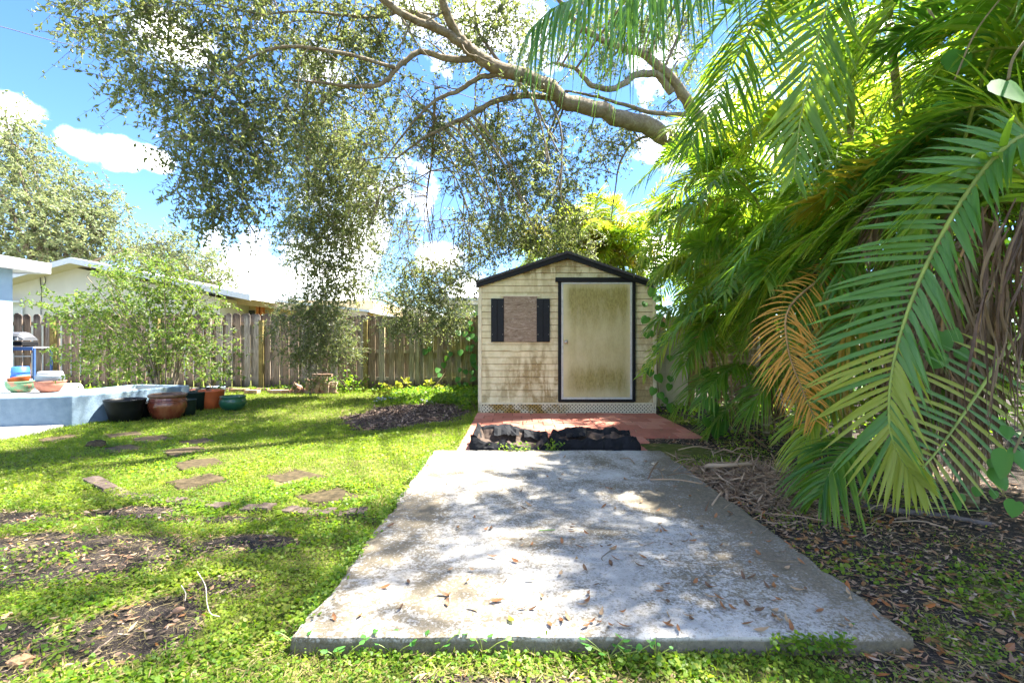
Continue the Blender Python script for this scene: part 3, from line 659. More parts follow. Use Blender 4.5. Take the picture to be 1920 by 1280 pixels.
# cream gabled neighbour
D1 = 18.0
nh = thing('cream_house', 'cream stucco house with low gable roof behind the fence', 'house', (-15, D1 + 4, 0))
xr, zr_ = at(128, 497, D1)[[0, 2]]; xw, zw = at(412, 556, D1)[[0, 2]]; xl, zl = at(-60, 540, D1)[[0, 2]]
MB().prism_y([(xl - 6, 0), (xw, 0), (xw, zw - .06), (xr, zr_ - .04), (xl - 6, zl - 1.5)], D1, D1 + 9).build('wall', M_cream, nh)
ex, ez = at(470, 556, D1 - .7)[[0, 2]]; rx, rz = at(132, 486, D1 - .7)[[0, 2]]; lx, lz = at(-80, 540, D1 - .7)[[0, 2]]
for (ax, az_, bx_, bz_) in ((rx, rz, ex, ez), (rx, rz, lx - 4, lz - 1.1)):
    poly = [(ax, az_ - .10), (ax, az_ - .02), (bx_, bz_ - .02), (bx_, bz_ - .10)]
    if bx_ > ax: poly = poly[::-1]
    MB().prism_y(poly, D1 - .68, D1 + 9.3).build('soffit', M_soffit, nh)
    poly = [(ax, az_ - .14), (ax, az_ + .06), (bx_, bz_ + .06), (bx_, bz_ - .14)]
    if bx_ > ax: poly = poly[::-1]
    MB().prism_y(poly, D1 - .74, D1 - .683).build('fascia', M_white, nh)
    poly = [(ax, az_ - .018), (ax, az_ + .075), (bx_, bz_ + .075), (bx_, bz_ - .018)]
    if bx_ > ax: poly = poly[::-1]
    MB().prism_y(poly, D1 - .68, D1 + 9.3).build('roof', M_white, nh)
wx0, wz0 = at(10, 575, D1)[[0, 2]]; wx1, wz1 = at(46, 566, D1)[[0, 2]]
wf = MB().box(wx0 - .6, wx1, D1 - .05, D1 + .01, 1.6, wz1).build('window', M_blind, nh)
MB().box(wx0 - .7, wx1 + .03, D1 - .22, D1 - .055, wz1 - .04, wz1 + .03).build('awning', M_white, wf)
MB().box(wx1 - .06, wx1 - .0, D1 - .08, D1 - .052, 1.6, wz1 - .05).build('frame', M_white, wf)
cb = [at(75, 515, D1 - .03), at(76, 530, D1 - .03), at(78, 545, D1 - .03), at(77, 570, D1 - .03), at(77, 590, D1 - .03)]
cb2 = [at(76, 540, D1 - .03), at(84, 532, D1 - .03), at(85, 522, D1 - .03), at(80, 512, D1 - .03)]
MB().tube(catmull(cb, 12), .012, 5).tube(catmull(cb2, 10), .010, 5).build('wall_cable', M_wire, nh)
# tan house with orange beams
D2 = 20.0
th = thing('tan_house', 'tan house with orange roof beams above the middle of the fence', 'house', (-8, D2 + 3, 0))
def X2(px, d=D2): return (px - CX) / F * d
def Z2(py, d=D2): return EYE + (HY - py) / F * d
MB().box(X2(424), X2(700), D2, D2 + 6, 0, Z2(563)).build('wall', M_tan, th)
MB().box(X2(418), X2(425) - .003, D2 - .6, D2 - .3, 0, Z2(556)).build('post', M_orange_wood, th)
MB().box(X2(455), X2(478), D2 - .06, D2 - .003, 1.6, Z2(582)).build('window', M_window, th)
b = MB(); b.bar((X2(430), D2 - .6, Z2(556)), (X2(700), D2 - .6, Z2(590)), .10, .12); b.build('beam', M_orange_wood, th)
b = MB(); b.prism_y([(X2(440), Z2(571)), (X2(440), Z2(557)), (X2(700), Z2(585)), (X2(700), Z2(598))][::1], D2 - .9, D2 - .72); b.build('fascia', M_tanroof, th)
b = MB(); b.prism_y([(X2(395), Z2(553)), (X2(395), Z2(549)), (X2(706), Z2(584)), (X2(706), Z2(588))], D2 - .95, D2 + 6); b.build('roof', M_white, th)
for px in (492, 500, 676, 684): MB().box(X2(px), X2(px) + .12, D2 - .5, D2 - .38, 1.2, Z2(572 if px < 600 else 590)).build('post', M_orange_wood, th)
MB().tube([(X2(505), D2 + 2, Z2(575)), (X2(505), D2 + 2, Z2(545))], .07, 10).lathe([(.1, Z2(549)), (.1, Z2(546)), (.02, Z2(543))], (X2(505), D2 + 2, 0), 10).build('vent_pipe', M_steel, th)
# white-eaved house beyond
D3 = 26.0
wh = thing('beige_house', 'far beige house with a flat white eave seen through the oak sprays', 'house', (-7.5, D3 + 3, 0))
MB().box(X2(640, D3), X2(790, D3), D3, D3 + 6, 0, Z2(584, D3)).build('wall', M_soffit, wh)
MB().box(X2(630, D3), X2(800, D3), D3 - .5, D3 + 6.4, Z2(580, D3), Z2(576, D3)).build('roof', M_white, wh)
MB().box(X2(630, D3), X2(800, D3), D3 - .46, D3 - .4, Z2(588, D3), Z2(580.2, D3)).build('fascia', M_soffit, wh)
# pale green house left of the shed
D4 = 17.0
gh = thing('green_house', 'pale green house with white eave just left of the shed', 'house', (-1.5, D4 + 3, 0))
MB().box(X2(835, D4), X2(1100, D4), D4, D4 + 7, 0, Z2(572, D4)).build('wall', M_seafoam, gh)
MB().box(X2(815, D4), X2(1110, D4), D4 - .7, D4 + 7.5, Z2(566.5, D4), Z2(561, D4)).build('roof', M_white, gh)
MB().box(X2(815, D4), X2(1110, D4), D4 - .67, D4 - .6, Z2(574, D4), Z2(566.7, D4)).build('fascia', M_soffit, gh)

# ------------------------------------------------------------------ grill on a blue table by the house corner
gt = thing('grill_table', 'blue metal table frame beside the house corner', 'table', (-12.1, 11.7, .0))
zt = EYE - 5 / F * 11.6
for x in (-12.95, -11.58):
    for y in (11.62, 12.05): MB().box(x - .02, x + .02, y - .02, y + .02, .0, zt - .03).build('leg', M_bluemetal, gt)
MB().box(-13.0, -11.55, 11.57, 12.1, zt - .028, zt).build('tabletop', M_steel, gt)
MB().box(-13.0, -11.55, 11.545, 11.567, zt - .085, zt - .005).build('apron', M_bluemetal, gt)
MB().box(-12.93, -11.6, 11.6, 11.64, zt - .24, zt - .215).build('crossbar', M_steel, gt)
MB().box(-12.93, -11.6, 11.60, 12.07, .32, .35).build('lower_shelf', M_steel, gt)
gr = thing('grill', 'grey tabletop grill with a domed lid', 'grill', (-12.3, 11.8, zt))
MB().box(-12.9, -11.86, 11.6, 12.02, zt + .03, zt + .13).build('firebox', M_black, gr, bevel=.02)
lid = MB(); prof = []
for k in range(9):
    a = math.pi * k / 8; prof.append((11.81 - .215 * math.cos(a), zt + .16 + .20 * math.sin(a) ** .8))
n = len(prof)
vs = [(-12.9, y, z_) for y, z_ in prof] + [(-11.98, y, z_) for y, z_ in prof] + [(-11.86, 11.81 + (y - 11.81) * .85, zt + .15 + (z_ - zt - .15) * .45) for y, z_ in prof]
fs = [(i, i + 1, n + i + 1, n + i) for i in range(n - 1)] + [(n + i, n + i + 1, 2 * n + i + 1, 2 * n + i) for i in range(n - 1)] + [tuple(range(2 * n, 3 * n)), tuple(range(n - 1, -1, -1))]
lid.add(vs, fs); lid.build('lid', M_grill, gr, smooth=False)
MB().box(-12.0, -11.94, 11.575, 11.59, zt + .16, zt + .22).build('badge', M_white, gr)
for x in (-12.8, -11.95): MB().box(x, x + .05, 11.7, 11.95, zt + .001, zt + .029).build('foot', M_black, gr)

# ------------------------------------------------------------------ planter
pc = [(-7.34, 6.86), (-6.50, 7.08), (-6.06, 8.98), (-7.22, 9.18)]
plr = thing('block_planter', 'long low planter of blue painted block at the left', 'planter', (-6.8, 8.0, 0))
def inset(poly, d):
    c = np.mean(poly, 0); out = []
    P = [np.array(p) for p in poly]; n = len(P)
    for i in range(n):
        a, b_, c_ = P[i - 1], P[i], P[(i + 1) % n]; u = unit(a - b_); v = unit(c_ - b_); bis = unit(u + v); s = np.linalg.norm(np.cross(np.append(u, 0), np.append(bis, 0))); out.append(tuple(b_ + bis * d / s))
    return out
pin = inset(pc, .12); zt_ = .44
V = [(x, y, 0) for x, y in pc] + [(x, y, zt_) for x, y in pc] + [(x, y, zt_) for x, y in pin] + [(x, y, .25) for x, y in pin]
Fq = []
for i in range(4):
    j = (i + 1) % 4; Fq += [(i, j, 4 + j, 4 + i), (4 + i, 4 + j, 8 + j, 8 + i), (8 + i, 8 + j, 12 + j, 12 + i)]
MB().add(V, Fq).build('wall', M_planter, plr, bevel=.018, angle=.5)
MB().prism([(x * .999, y) for x, y in inset(pc, .118)], .2, .36).build('soil', M_tanroof, plr)

# ------------------------------------------------------------------ pots
def pot(name, label, x, y, prof, mat, z=0, rim=None, soil=None, group='garden pots beside the planter', wob=0, band=None):
    t = thing(name, label, 'pot', (x, y, z), group)
    MB().lathe(prof, (x, y, z), 36, wob=wob).build('body', mat, t, smooth=True)
    if rim: MB().lathe(rim[0], (x, y, z), 36).build('rim', rim[1], t, smooth=True)
    if band:
        for r_, z_ in band: 
            MB().lathe([(r_, z_ - .008), (r_ + .010, z_ - .004), (r_ + .010, z_ + .004), (r_, z_ + .008)], (x, y, z), 36).build('band', mat, t, smooth=True)
    if soil: MB().lathe([(.001, soil[1] - .004), (soil[0], soil[1] - .003), (soil[0], soil[1]), (.001, soil[1] + .004)], (x, y, z), 24).build('soil', M_potsoil, t)
    return t
def cone_pot(rb, rt, h, w=.012, lip=.01):
    return [(rb * .9, 0), (rb, .008), ((rb + rt) / 2 * 1.02, h * .5), (rt - lip * .4, h - .03), (rt, h - .022), (rt, h), (rt - w, h), (rt - w - .004, h - .04), ((rb + rt) / 2 - w, h * .5), (rb - w, h * .25), (.001, h * .25)]
def ppx(px, py): return on_ground(px, py)
x, y = ppx(215, 793); pot('planter_pot', 'large black plastic pot nearest the planter corner', x, y + .2, cone_pot(.19, .27, .345), M_pot_black)
x, y = ppx(258, 784); pot('planter_pot', 'small black pot tucked between the large black pot and the rust glazed pot', x, y + .14, cone_pot(.12, .155, .25), M_pot_black)
x, y = ppx(293, 788)
pot('planter_pot', 'rust red glazed pot with rounded belly and brown rim', x, y + .25, [(.17, 0), (.19, .01), (.235, .09), (.262, .17), (.265, .23), (.252, .29), (.243, .33), (.243, .345), (.225, .345), (.225, .25), (.22, .1), (.001, .1)], M_pot_rust,
    rim=([(.244, .345), (.262, .352), (.268, .37), (.262, .392), (.245, .40), (.222, .398), (.216, .38), (.224, .345)], M_pot_rim), band=[(.250, .30), (.256, .275)])
x, y = ppx(339, 780); pot('planter_pot', 'small dark green plastic pot right of the rust glazed pot', x, y + .14, cone_pot(.125, .145, .265), M_pot_green, soil=(.128, .2))
x, y = ppx(352, 771); pot('planter_pot', 'wide dark pot between the small green pot and the orange pot', x, y + .22, cone_pot(.17, .245, .34), M_pot_green)
x, y = ppx(388, 769); pot('planter_pot', 'bright orange plastic pot beside the green glazed bowl', x - .04, y + .20, cone_pot(.16, .215, .35), M_pot_orange)
x, y = ppx(330, 764); pot('planter_pot', 'red brown pot mostly hidden behind the rust glazed pot', x, y + .16, cone_pot(.17, .235, .32), M_pot_terra)
x, y = ppx(365, 756); pot('planter_pot', 'black pot at the back behind the orange pot', x, y + .1, cone_pot(.17, .27, .30), M_pot_black)
x, y = ppx(424, 771)
pot('planter_pot', 'low green glazed bowl with a brown patch at the end of the pots', x, y + .2, [(.13, 0), (.15, .01), (.20, .07), (.222, .13), (.215, .19), (.202, .22), (.212, .232), (.218, .245), (.21, .258), (.192, .258), (.19, .22), (.20, .13), (.12, .05), (.001, .05)], M_pot_jade)
x, y = ppx(405, 746); pot('planter_pot', 'grey green pot holding a leafy plant behind the orange pot', x, y, cone_pot(.15, .19, .26), M_pot_grey, soil=(.17, .22))
# pots on the raised patio
zp = .15
def pp(px, py): return on_ground(px, py, zp)
bowl = [(.12, 0), (.15, .01), (.21, .07), (.25, .14), (.262, .21), (.255, .24), (.272, .25), (.272, .268), (.25, .27), (.235, .24), (.22, .14), (.15, .07), (.001, .06)]
x, y = pp(31, 736); g2 = 'pots on the raised patio'
pot('planter_pot', 'mint green painted bowl with terracotta patches on the patio', x, y + .1, [(r * .98, z_ * .92) for r, z_ in bowl], M_pot_mint, zp, group=g2)
t = thing('planter_pot', 'orange pot tipped inside the mint green bowl', 'pot', (x - .02, y + .1, zp + .2), g2)
MB().lathe(cone_pot(.12, .19, .16), (x - .02, y + .1, zp + .17), 30, tilt=(-.22, 'Y')).build('body', M_pot_orange, t, smooth=True)
t = thing('planter_pot', 'bright blue pot upside down on the orange pot', 'pot', (x - .05, y + .12, zp + .33), g2)
MB().lathe([(.165, 0), (.165, .035), (.155, .04), (.150, .105), (.158, .11), (.155, .115), (.14, .23), (.13, .235), (.001, .237)], (x - .04, y + .12, zp + .325), 30).build('body', M_pot_blue, t, smooth=True)
x, y = pp(86, 736)
pot('planter_pot', 'terracotta bowl under the grey blue tub on the patio', x, y + .1, [(r, z_ * .94) for r, z_ in bowl], M_pot_terra, zp, group=g2)
t = thing('planter_tub', 'grey blue tub stacked in the terracotta bowl', 'tub', (x, y + .1, zp + .2), g2)
MB().lathe([(.2, .0), (.235, .05), (.245, .13), (.25, .14), (.25, .155), (.23, .155), (.22, .1), (.001, .1)], (x, y + .1, zp + .21), 32).build('body', M_pot_grey, t, smooth=True)
t = thing('pot_saucer', 'stack of pale grey saucers on top of the grey blue tub', 'saucer', (x, y + .1, zp + .36), g2)
MB().lathe([(.20, .0), (.225, .02), (.22, .05), (.21, .055), (.215, .06), (.205, .10), (.19, .115), (.15, .118), (.14, .108), (.001, .105)], (x, y + .1, zp + .342), 32).build('body', M_pot_lid, t, smooth=True)
x, y = pp(124, 734)
pot('planter_pot', 'white bowl upside down on the patio', x, y + .1, [(.23, 0), (.235, .02), (.225, .06), (.20, .12), (.165, .165), (.15, .17), (.001, .172)], M_pot_white, zp, group=g2)

# ------------------------------------------------------------------ bricks along the fence
bk = MB().box(-.1, .1, -.048, .048, 0, .06).mesh('brick', M_brick)
def brick(parent, x, y, z, rz=0, rx=0, ry=0):
    o = bpy.data.objects.new('brick', bk); link(o, parent); o.location = (x, y, z); o.rotation_euler = (rx, ry, rz); return o
x, y = on_ground(600, 741); y += .1
st_ = thing('brick_stack', 'tall stack of old bricks against the fence', 'brick stack', (x, y, 0))
for c in range(6):
    hgt = (6, 6, 7, 7, 5, 5)[c]
    for k in range(hgt):
        brick(st_, x - .30 + c * .112 + rnd.uniform(-.008, .008), y + rnd.uniform(-.02, .02) + .03 * (c % 2), k * .062, math.pi / 2 * (0 if rnd.random() < .25 else 1) * 1 + rnd.uniform(-.06, .06))
for k in range(3): brick(st_, x - .12 + k * .13, y + .02, 7 * .0622, rnd.uniform(-.1, .1))
x, y = on_ground(552, 741)
st_ = thing('brick_heap', 'tumbled heap of bricks left of the tall brick stack', 'bricks', (x, y + .1, 0))
for k, (dx, dz, rr) in enumerate(((-.12, .03, .7), (.02, .03, .5), (.14, .035, .9), (-.04, .11, .6), (.08, .12, .8), (.0, .19, .7))): brick(st_, x + dx, y + .1 + .03 * (k % 2), dz, rr, .4 if k % 2 else -.3, .5)
for (px, py, n, lab) in ((524, 741, 5, 'low row of five bricks left of the tumbled heap'), (470, 741, 3, 'three bricks set closest to the lawn near the shrub'), (487, 737, 4, 'four bricks laid along the fence foot behind the three'), (447, 738, 4, 'four bricks lying right of the grey green pot'), (418, 737, 3, 'three bricks just behind the pots at the planter end')):
    x, y = on_ground(px, py)
    st_ = thing('brick_row', lab, 'bricks', (x, y + .1, 0), 'loose bricks along the fence')
    for k in range(n): 
        brick(st_, x - .10 * (n - 1) / 2 + .1005 * k, y + .08, .0, math.pi / 2 + rnd.uniform(-.05, .05)); brick(st_, x - .10 * (n - 1) / 2 + .1005 * k, y + .08, .062, math.pi / 2 + rnd.uniform(-.05, .05))

# ------------------------------------------------------------------ fabric grow bags
def grow_bag(label, x0, x1, y0, y1, front, back, seed):
    t = thing('grow_bag', label, 'grow bag', ((x0 + x1) / 2, (y0 + y1) / 2, .02), 'black fabric grow bags')
    r = np.random.default_rng(seed); per = []; nx_, ny_ = 30, 12
    for k in range(nx_): per.append((x0 + (x1 - x0) * k / nx_, y0, 0, -1))
    for k in range(ny_): per.append((x1, y0 + (y1 - y0) * k / ny_, 1, 0))
    for k in range(nx_): per.append((x1 - (x1 - x0) * k / nx_, y1, 0, 1))
    for k in range(ny_): per.append((x0, y1 - (y1 - y0) * k / ny_, -1, 0))
    n = len(per); m = 7; P = np.zeros((m + 6, n, 3)); L_ = np.linspace(0, 1, len(front))
    def height(px, py): f = (py - y0) / (y1 - y0); u = (px - x0) / (x1 - x0); return np.interp(u, L_, front) * (1 - f) + np.interp(u, L_, back) * f
    for i, (px, py, nx, ny) in enumerate(per):
        seam = abs((((px if ny else py) - x0) / .19) % 1 - .5) * 2
        h = height(px, py) * (1 + .10 * seam ** 8) + .022 * (vnoise(px * 14 + seed, py * 14) - .5) * 2
        for k in range(m):
            f = k / (m - 1); out = .020 * math.sin(math.pi * min(1, f * 1.1)) * (1 - seam ** 3) - .012 * seam ** 10 + .022 * (vnoise(px * 13 + seed * 3, f * 5 + py * 13) - .5) * f
            lean = -.035 * f ** 2
            P[k, i] = (px + nx * (out + lean), py + ny * (out + lean), .02 + h * f)
        for k in range(6):
            f = (k + 1) / 6; inn = .045 + .085 * f + .06 * f * vnoise(px * 9 + 5, py * 9 + seed)
            P[m + k, i] = (px - nx * inn, py - ny * inn, .02 + h * (1 + .03 * (f < .2) - .72 * f ** 1.1) + .035 * (vnoise(px * 13, f * 5 + seed + py * 13) - .5))
    P += r.normal(0, .0028, P.shape)
    Q = P.reshape(-1, 3); idx = np.arange((m + 6) * n).reshape(m + 6, n)
    Fq = []; mi = []
    for k in range(m + 5):
        for i in range(n): j = (i + 1) % n; Fq.append((idx[k, i], idx[k, j], idx[k + 1, j], idx[k + 1, i])); mi.append(0 if k < m + 1 + (vnoise(i * .3, seed) > .6) else 1)
    np_mesh('fabric_wall', Q, Fq, [M_fabric, M_fabric_in], t, False, mi)
    gx, gy = 34, 16; V = []
    for a in range(gy + 1):
        for b_ in range(gx + 1):
            X_ = x0 + .05 + (x1 - x0 - .1) * b_ / gx; Y_ = y0 + .05 + (y1 - y0 - .1) * a / gy
            V.append((X_, Y_, .02 + height(X_, Y_) * .42 + .09 * (fbm(X_ * 6 + seed, Y_ * 6) - .5)))
    i = (np.arange(gy)[:, None] * (gx + 1) + np.arange(gx)[None, :]).ravel()
    np_mesh('soil', V, np.stack([i, i + 1, i + gx + 2, i + gx + 1], 1), M_fabric_in, t, False)
    # loose black flap folded over the rim
    for q in range(3):
        fx = x0 + (x1 - x0) * r.uniform(.1, .85); w_ = r.uniform(.12, .22); rows = []
        for a in range(5):
            for b_ in range(6):
                X_ = fx + w_ * (b_ / 5 - .5); Y_ = y1 - .02 - .05 * a - .02 * math.sin(b_ * 2.1); rows.append((X_, Y_, .025 + height(X_, y1) * (1.03 - .10 * a) + r.normal(0, .008)))
        ii = (np.arange(4)[:, None] * 6 + np.arange(5)[None, :]).ravel(); np_mesh('fabric_flap', rows, np.stack([ii, ii + 1, ii + 7, ii + 6], 1), M_fabric, t, False)
grow_bag('black fabric grow bag, left of the pair, slumped open toward the slab', -.50, .375, 5.22, 5.80, [.19, .11, .13, .07, .06, .14], [.23, .20, .22, .19, .14, .12], 4)
grow_bag('black fabric grow bag, right of the pair, with upright front panels', .40, 1.335, 5.22, 5.76, [.14, .15, .155, .15, .16, .17], [.17, .17, .195, .18, .195, .15], 9)

# ------------------------------------------------------------------ stepping stones and stone border
def flat_stone(poly, z, h, mat, name, parent=None, seed=0):
    r = random.Random(seed); P = np.array(poly, float); c = P.mean(0); out = []
    n = len(P)
    for i in range(n):
        a, b_ = P[i], P[(i + 1) % n]
        for t in (0, .25, .5, .75): q = a + (b_ - a) * t; out.append(q + (c - q) * r.uniform(0, .05))
    out = np.array(out); N = len(out)
    V = [(x, y, z - .03) for x, y in out] + [(x, y, z + h - .006) for x, y in out] + [(*(q + (c - q) * .04), z + h + r.uniform(-.002, .002)) for q in out]
    Fq = [(k * N + i, k * N + (i + 1) % N, (k + 1) * N + (i + 1) % N, (k + 1) * N + i) for k in range(2) for i in range(N)] + [tuple(2 * N + i for i in range(N))]
    if np.cross(np.append(P[1] - P[0], 0), np.append(P[2] - P[1], 0))[2] < 0:
        Fq = [f[::-1] for f in Fq]
    return MB().add(V, Fq).build(name, mat, parent)
def gp_(px, py): return on_ground(px, py, .0)
stones = [([(195, 813), (255, 806), (275, 815), (213, 823)], 'brown stepping stone farthest left, nearest the pots'),
          ([(240, 823), (300, 815), (330, 824), (270, 832)], 'brown stepping stone second from the pots'),
          ([(325, 828), (385, 820), (415, 828), (360, 838)], 'brown stepping stone third from the pots, farthest right of the back group'),
          ([(300, 847), (372, 838), (395, 847), (325, 860)], 'pale edged stepping stone in the middle of the lawn'),
          ([(318, 866), (400, 855), (428, 868), (345, 882)], 'dark stepping stone with a pale border in the lawn centre'),
          ([(308, 905), (395, 888), (440, 902), (345, 925)], 'squarish brown stepping stone nearest the camera on the left'),
          ([(487, 895), (548, 880), (617, 895), (560, 918)], 'large diamond shaped stepping stone near the slab'),
          ([(548, 930), (630, 912), (690, 935), (600, 952)], 'sunlit brown stepping stone closest to the concrete slab'),
          ([(60, 822), (130, 812), (160, 818), (95, 830)], 'flat brown stone at the edge of the pale walk'),
          ([(190, 840), (245, 832), (265, 842), (205, 850)], 'flat grey brown stone left of the stepping stones')]
for k, (q, lab) in enumerate(stones):
    poly = [gp_(*p) for p in q]; zc = float(gz(np.mean([p[0] for p in poly]), np.mean([p[1] for p in poly])))
    o = flat_stone(poly, zc, .010, M_stone, 'stepping_stone', None, k); tag(o, lab, 'stepping stone', 'stepping stones across the lawn')
bd = thing('stone_border', 'curved border of pale flat stones in the lawn', None, (-2, 3.7, 0)); bd['kind'] = 'structure'
cur = catmull([gp_(*p) for p in ((168, 895), (205, 915), (250, 932), (305, 941), (360, 945), (410, 952), (470, 955), (520, 958), (560, 962), (610, 963), (650, 964), (690, 962))], 22)
for k in range(len(cur) - 1):
    if k in (10, 13): continue
    a, b_ = cur[k], cur[k + 1]; t = unit(b_ - a); nn = np.array((-t[1], t[0])); g = .006; w_ = .055 + .012 * rnd.random()
    poly = [a + t * g - nn * w_, b_ - t * g - nn * w_ * rnd.uniform(.8, 1.1), b_ - t * g + nn * w_, a + t * g + nn * w_ * rnd.uniform(.8, 1.1)]
    flat_stone(poly, float(gz(a[0], a[1])), rnd.uniform(.012, .034), M_edging, 'edging_stone', bd, 50 + k)
def rock(name, label, px, py, r, mat, seed, cat='rock', group=None):
    x, y = on_ground(px, py); g = np.random.default_rng(seed); mb = MB(); ph = 7; th_ = 12; vs = []
    for i in range(ph + 1):
        for j in range(th_):
            a = math.pi * i / ph; b_ = 2 * math.pi * j / th_; rr = r * (.8 + .4 * g.random())
            vs.append((x + rr * 1.25 * math.sin(a) * math.cos(b_), y + rr * .85 * math.sin(a) * math.sin(b_), float(gz(x, y)) + r * .35 + rr * .6 * math.cos(a)))
    mb.add(vs, [(i * th_ + j, i * th_ + (j + 1) % th_, (i + 1) * th_ + (j + 1) % th_, (i + 1) * th_ + j) for i in range(ph) for j in range(th_)])
    o = mb.build(name, mat, smooth=False); return tag(o, label, cat, group)
rock('garden_rock', 'tan rock lying in the soil at the bottom left corner', 38, 1243, .034, M_orange_wood if False else plain('tan_rock', (.42, .24, .12), .7, .3, .25, 30), 3)
rock('garden_rock', 'brown rock on edge left of the back stepping stones', 180, 838, .09, M_stone, 5)
rock('garden_rock', 'reddish brick fragment beside the left grow bag', 874, 833, .045, M_paver, 6)
# ------------------------------------------------------------------ leaf builders
def rhomb(P, D, S, L, W, fold=None):
    """leaf quads: base, right, tip, left"""
    L = np.asarray(L)[:, None]; W = np.asarray(W)[:, None]
    N = unit(np.cross(D, S)); up = 0 if fold is None else N * L * fold
    V = np.stack([P, P + D * L * .45 + S * W * .5 + up, P + D * L, P + D * L * .45 - S * W * .5 + up], 1)
    n = len(P); return V.reshape(-1, 3), np.arange(4 * n).reshape(n, 4)
def hexleaf(P, D, S, L, W):
    L = np.asarray(L)[:, None]; W = np.asarray(W)[:, None]; N = unit(np.cross(D, S))
    V = np.stack([P, P + D * L * .30 + S * W * .48, P + D * L * .70 + S * W * .42 - N * L * .05, P + D * L - N * L * .12, P + D * L * .70 - S * W * .42 - N * L * .05, P + D * L * .30 - S * W * .48], 1)
    n = len(P); q = np.arange(6 * n).reshape(n, 6)
    return V.reshape(-1, 3), np.concatenate([q[:, [0, 1, 2, 3]], q[:, [0, 3, 4, 5]]])
def rand_dirs(n, g, down=0.0, flat=1.0):
    d = g.normal(size=(n, 3)); d[:, 2] = d[:, 2] * flat - down; return unit(d)
def side_of(D, g):
    r = g.normal(size=D.shape); r = r - D * (r * D).sum(1, keepdims=True); return unit(r)
def side_flat(D, g, tilt=.6):
    """side vector that keeps the leaf roughly facing up"""
    N = unit(np.array((0, 0, 1.0)) + g.normal(size=D.shape) * tilt); return unit(np.cross(D, N))

def sprays(blobs, g, leaf_l, leaf_w, per_twig, twig_len, droop=.5, twig_r=.004):
    """blobs: (centre, radii, n_twigs).  returns leaf arrays and twig tubes"""
    LP, LD, LS, LL, LW = [], [], [], [], []; tw = []
    for c, r, n in blobs:
        c = np.array(c); r = np.array(r)
        u = unit(g.normal(size=(n, 3))) * (g.random((n, 1)) ** (1 / 2.2)); st = c + u * r
        d = unit(u * .8 + rand_dirs(n, g) * .9 + np.array((0, 0, -droop)))
        ln = twig_len * (.5 + g.random(n))
        for k in range(n):
            m = max(3, int(per_twig * (.6 + .8 * g.random()))); t = np.sort(g.random(m)) * .95 + .05
            bend = rand_dirs(1, g)[0] * .25 + np.array((0, 0, -.25 * droop))
            P = st[k] + np.outer(t, d[k]) * ln[k] + np.outer(t ** 2, bend) * ln[k]
            D = unit(d[k] * .5 + rand_dirs(m, g, .15) * 1.0)
            LP.append(P); LD.append(D); LL.append(leaf_l * (.6 + .7 * g.random(m))); LW.append(leaf_w * (.7 + .6 * g.random(m)))
            tw.append((st[k], st[k] + d[k] * ln[k] * .5 + bend * ln[k] * .25, st[k] + d[k] * ln[k] + bend * ln[k]))
    P = np.concatenate(LP); D = np.concatenate(LD); return P, D, np.concatenate(LL), np.concatenate(LW), tw
def twig_mesh(tw, r):
    """thin three-sided twigs, vectorised"""
    A = np.array(tw); n = len(A); T = unit(A[:, 2] - A[:, 0]); ref = np.where(np.abs(T[:, 2:3]) > .9, np.array((1., 0, 0)), np.array((0, 0, 1.)))
    U = unit(np.cross(T, ref)); W = np.cross(T, U); rows = []
    for k, s in ((0, 1.0), (1, .7), (2, .25)):
        for j in range(3):
            a = 2 * math.pi * j / 3; rows.append(A[:, k] + (U * math.cos(a) + W * math.sin(a)) * r * s)
    V = np.stack(rows, 1); base = (np.arange(n) * 9)[:, None]; f = []
    for k in range(2):
        for j in range(3): f.append(np.concatenate([base + k * 3 + j, base + k * 3 + (j + 1) % 3, base + (k + 1) * 3 + (j + 1) % 3, base + (k + 1) * 3 + j], 1))
    return V.reshape(-1, 3), np.concatenate(f)

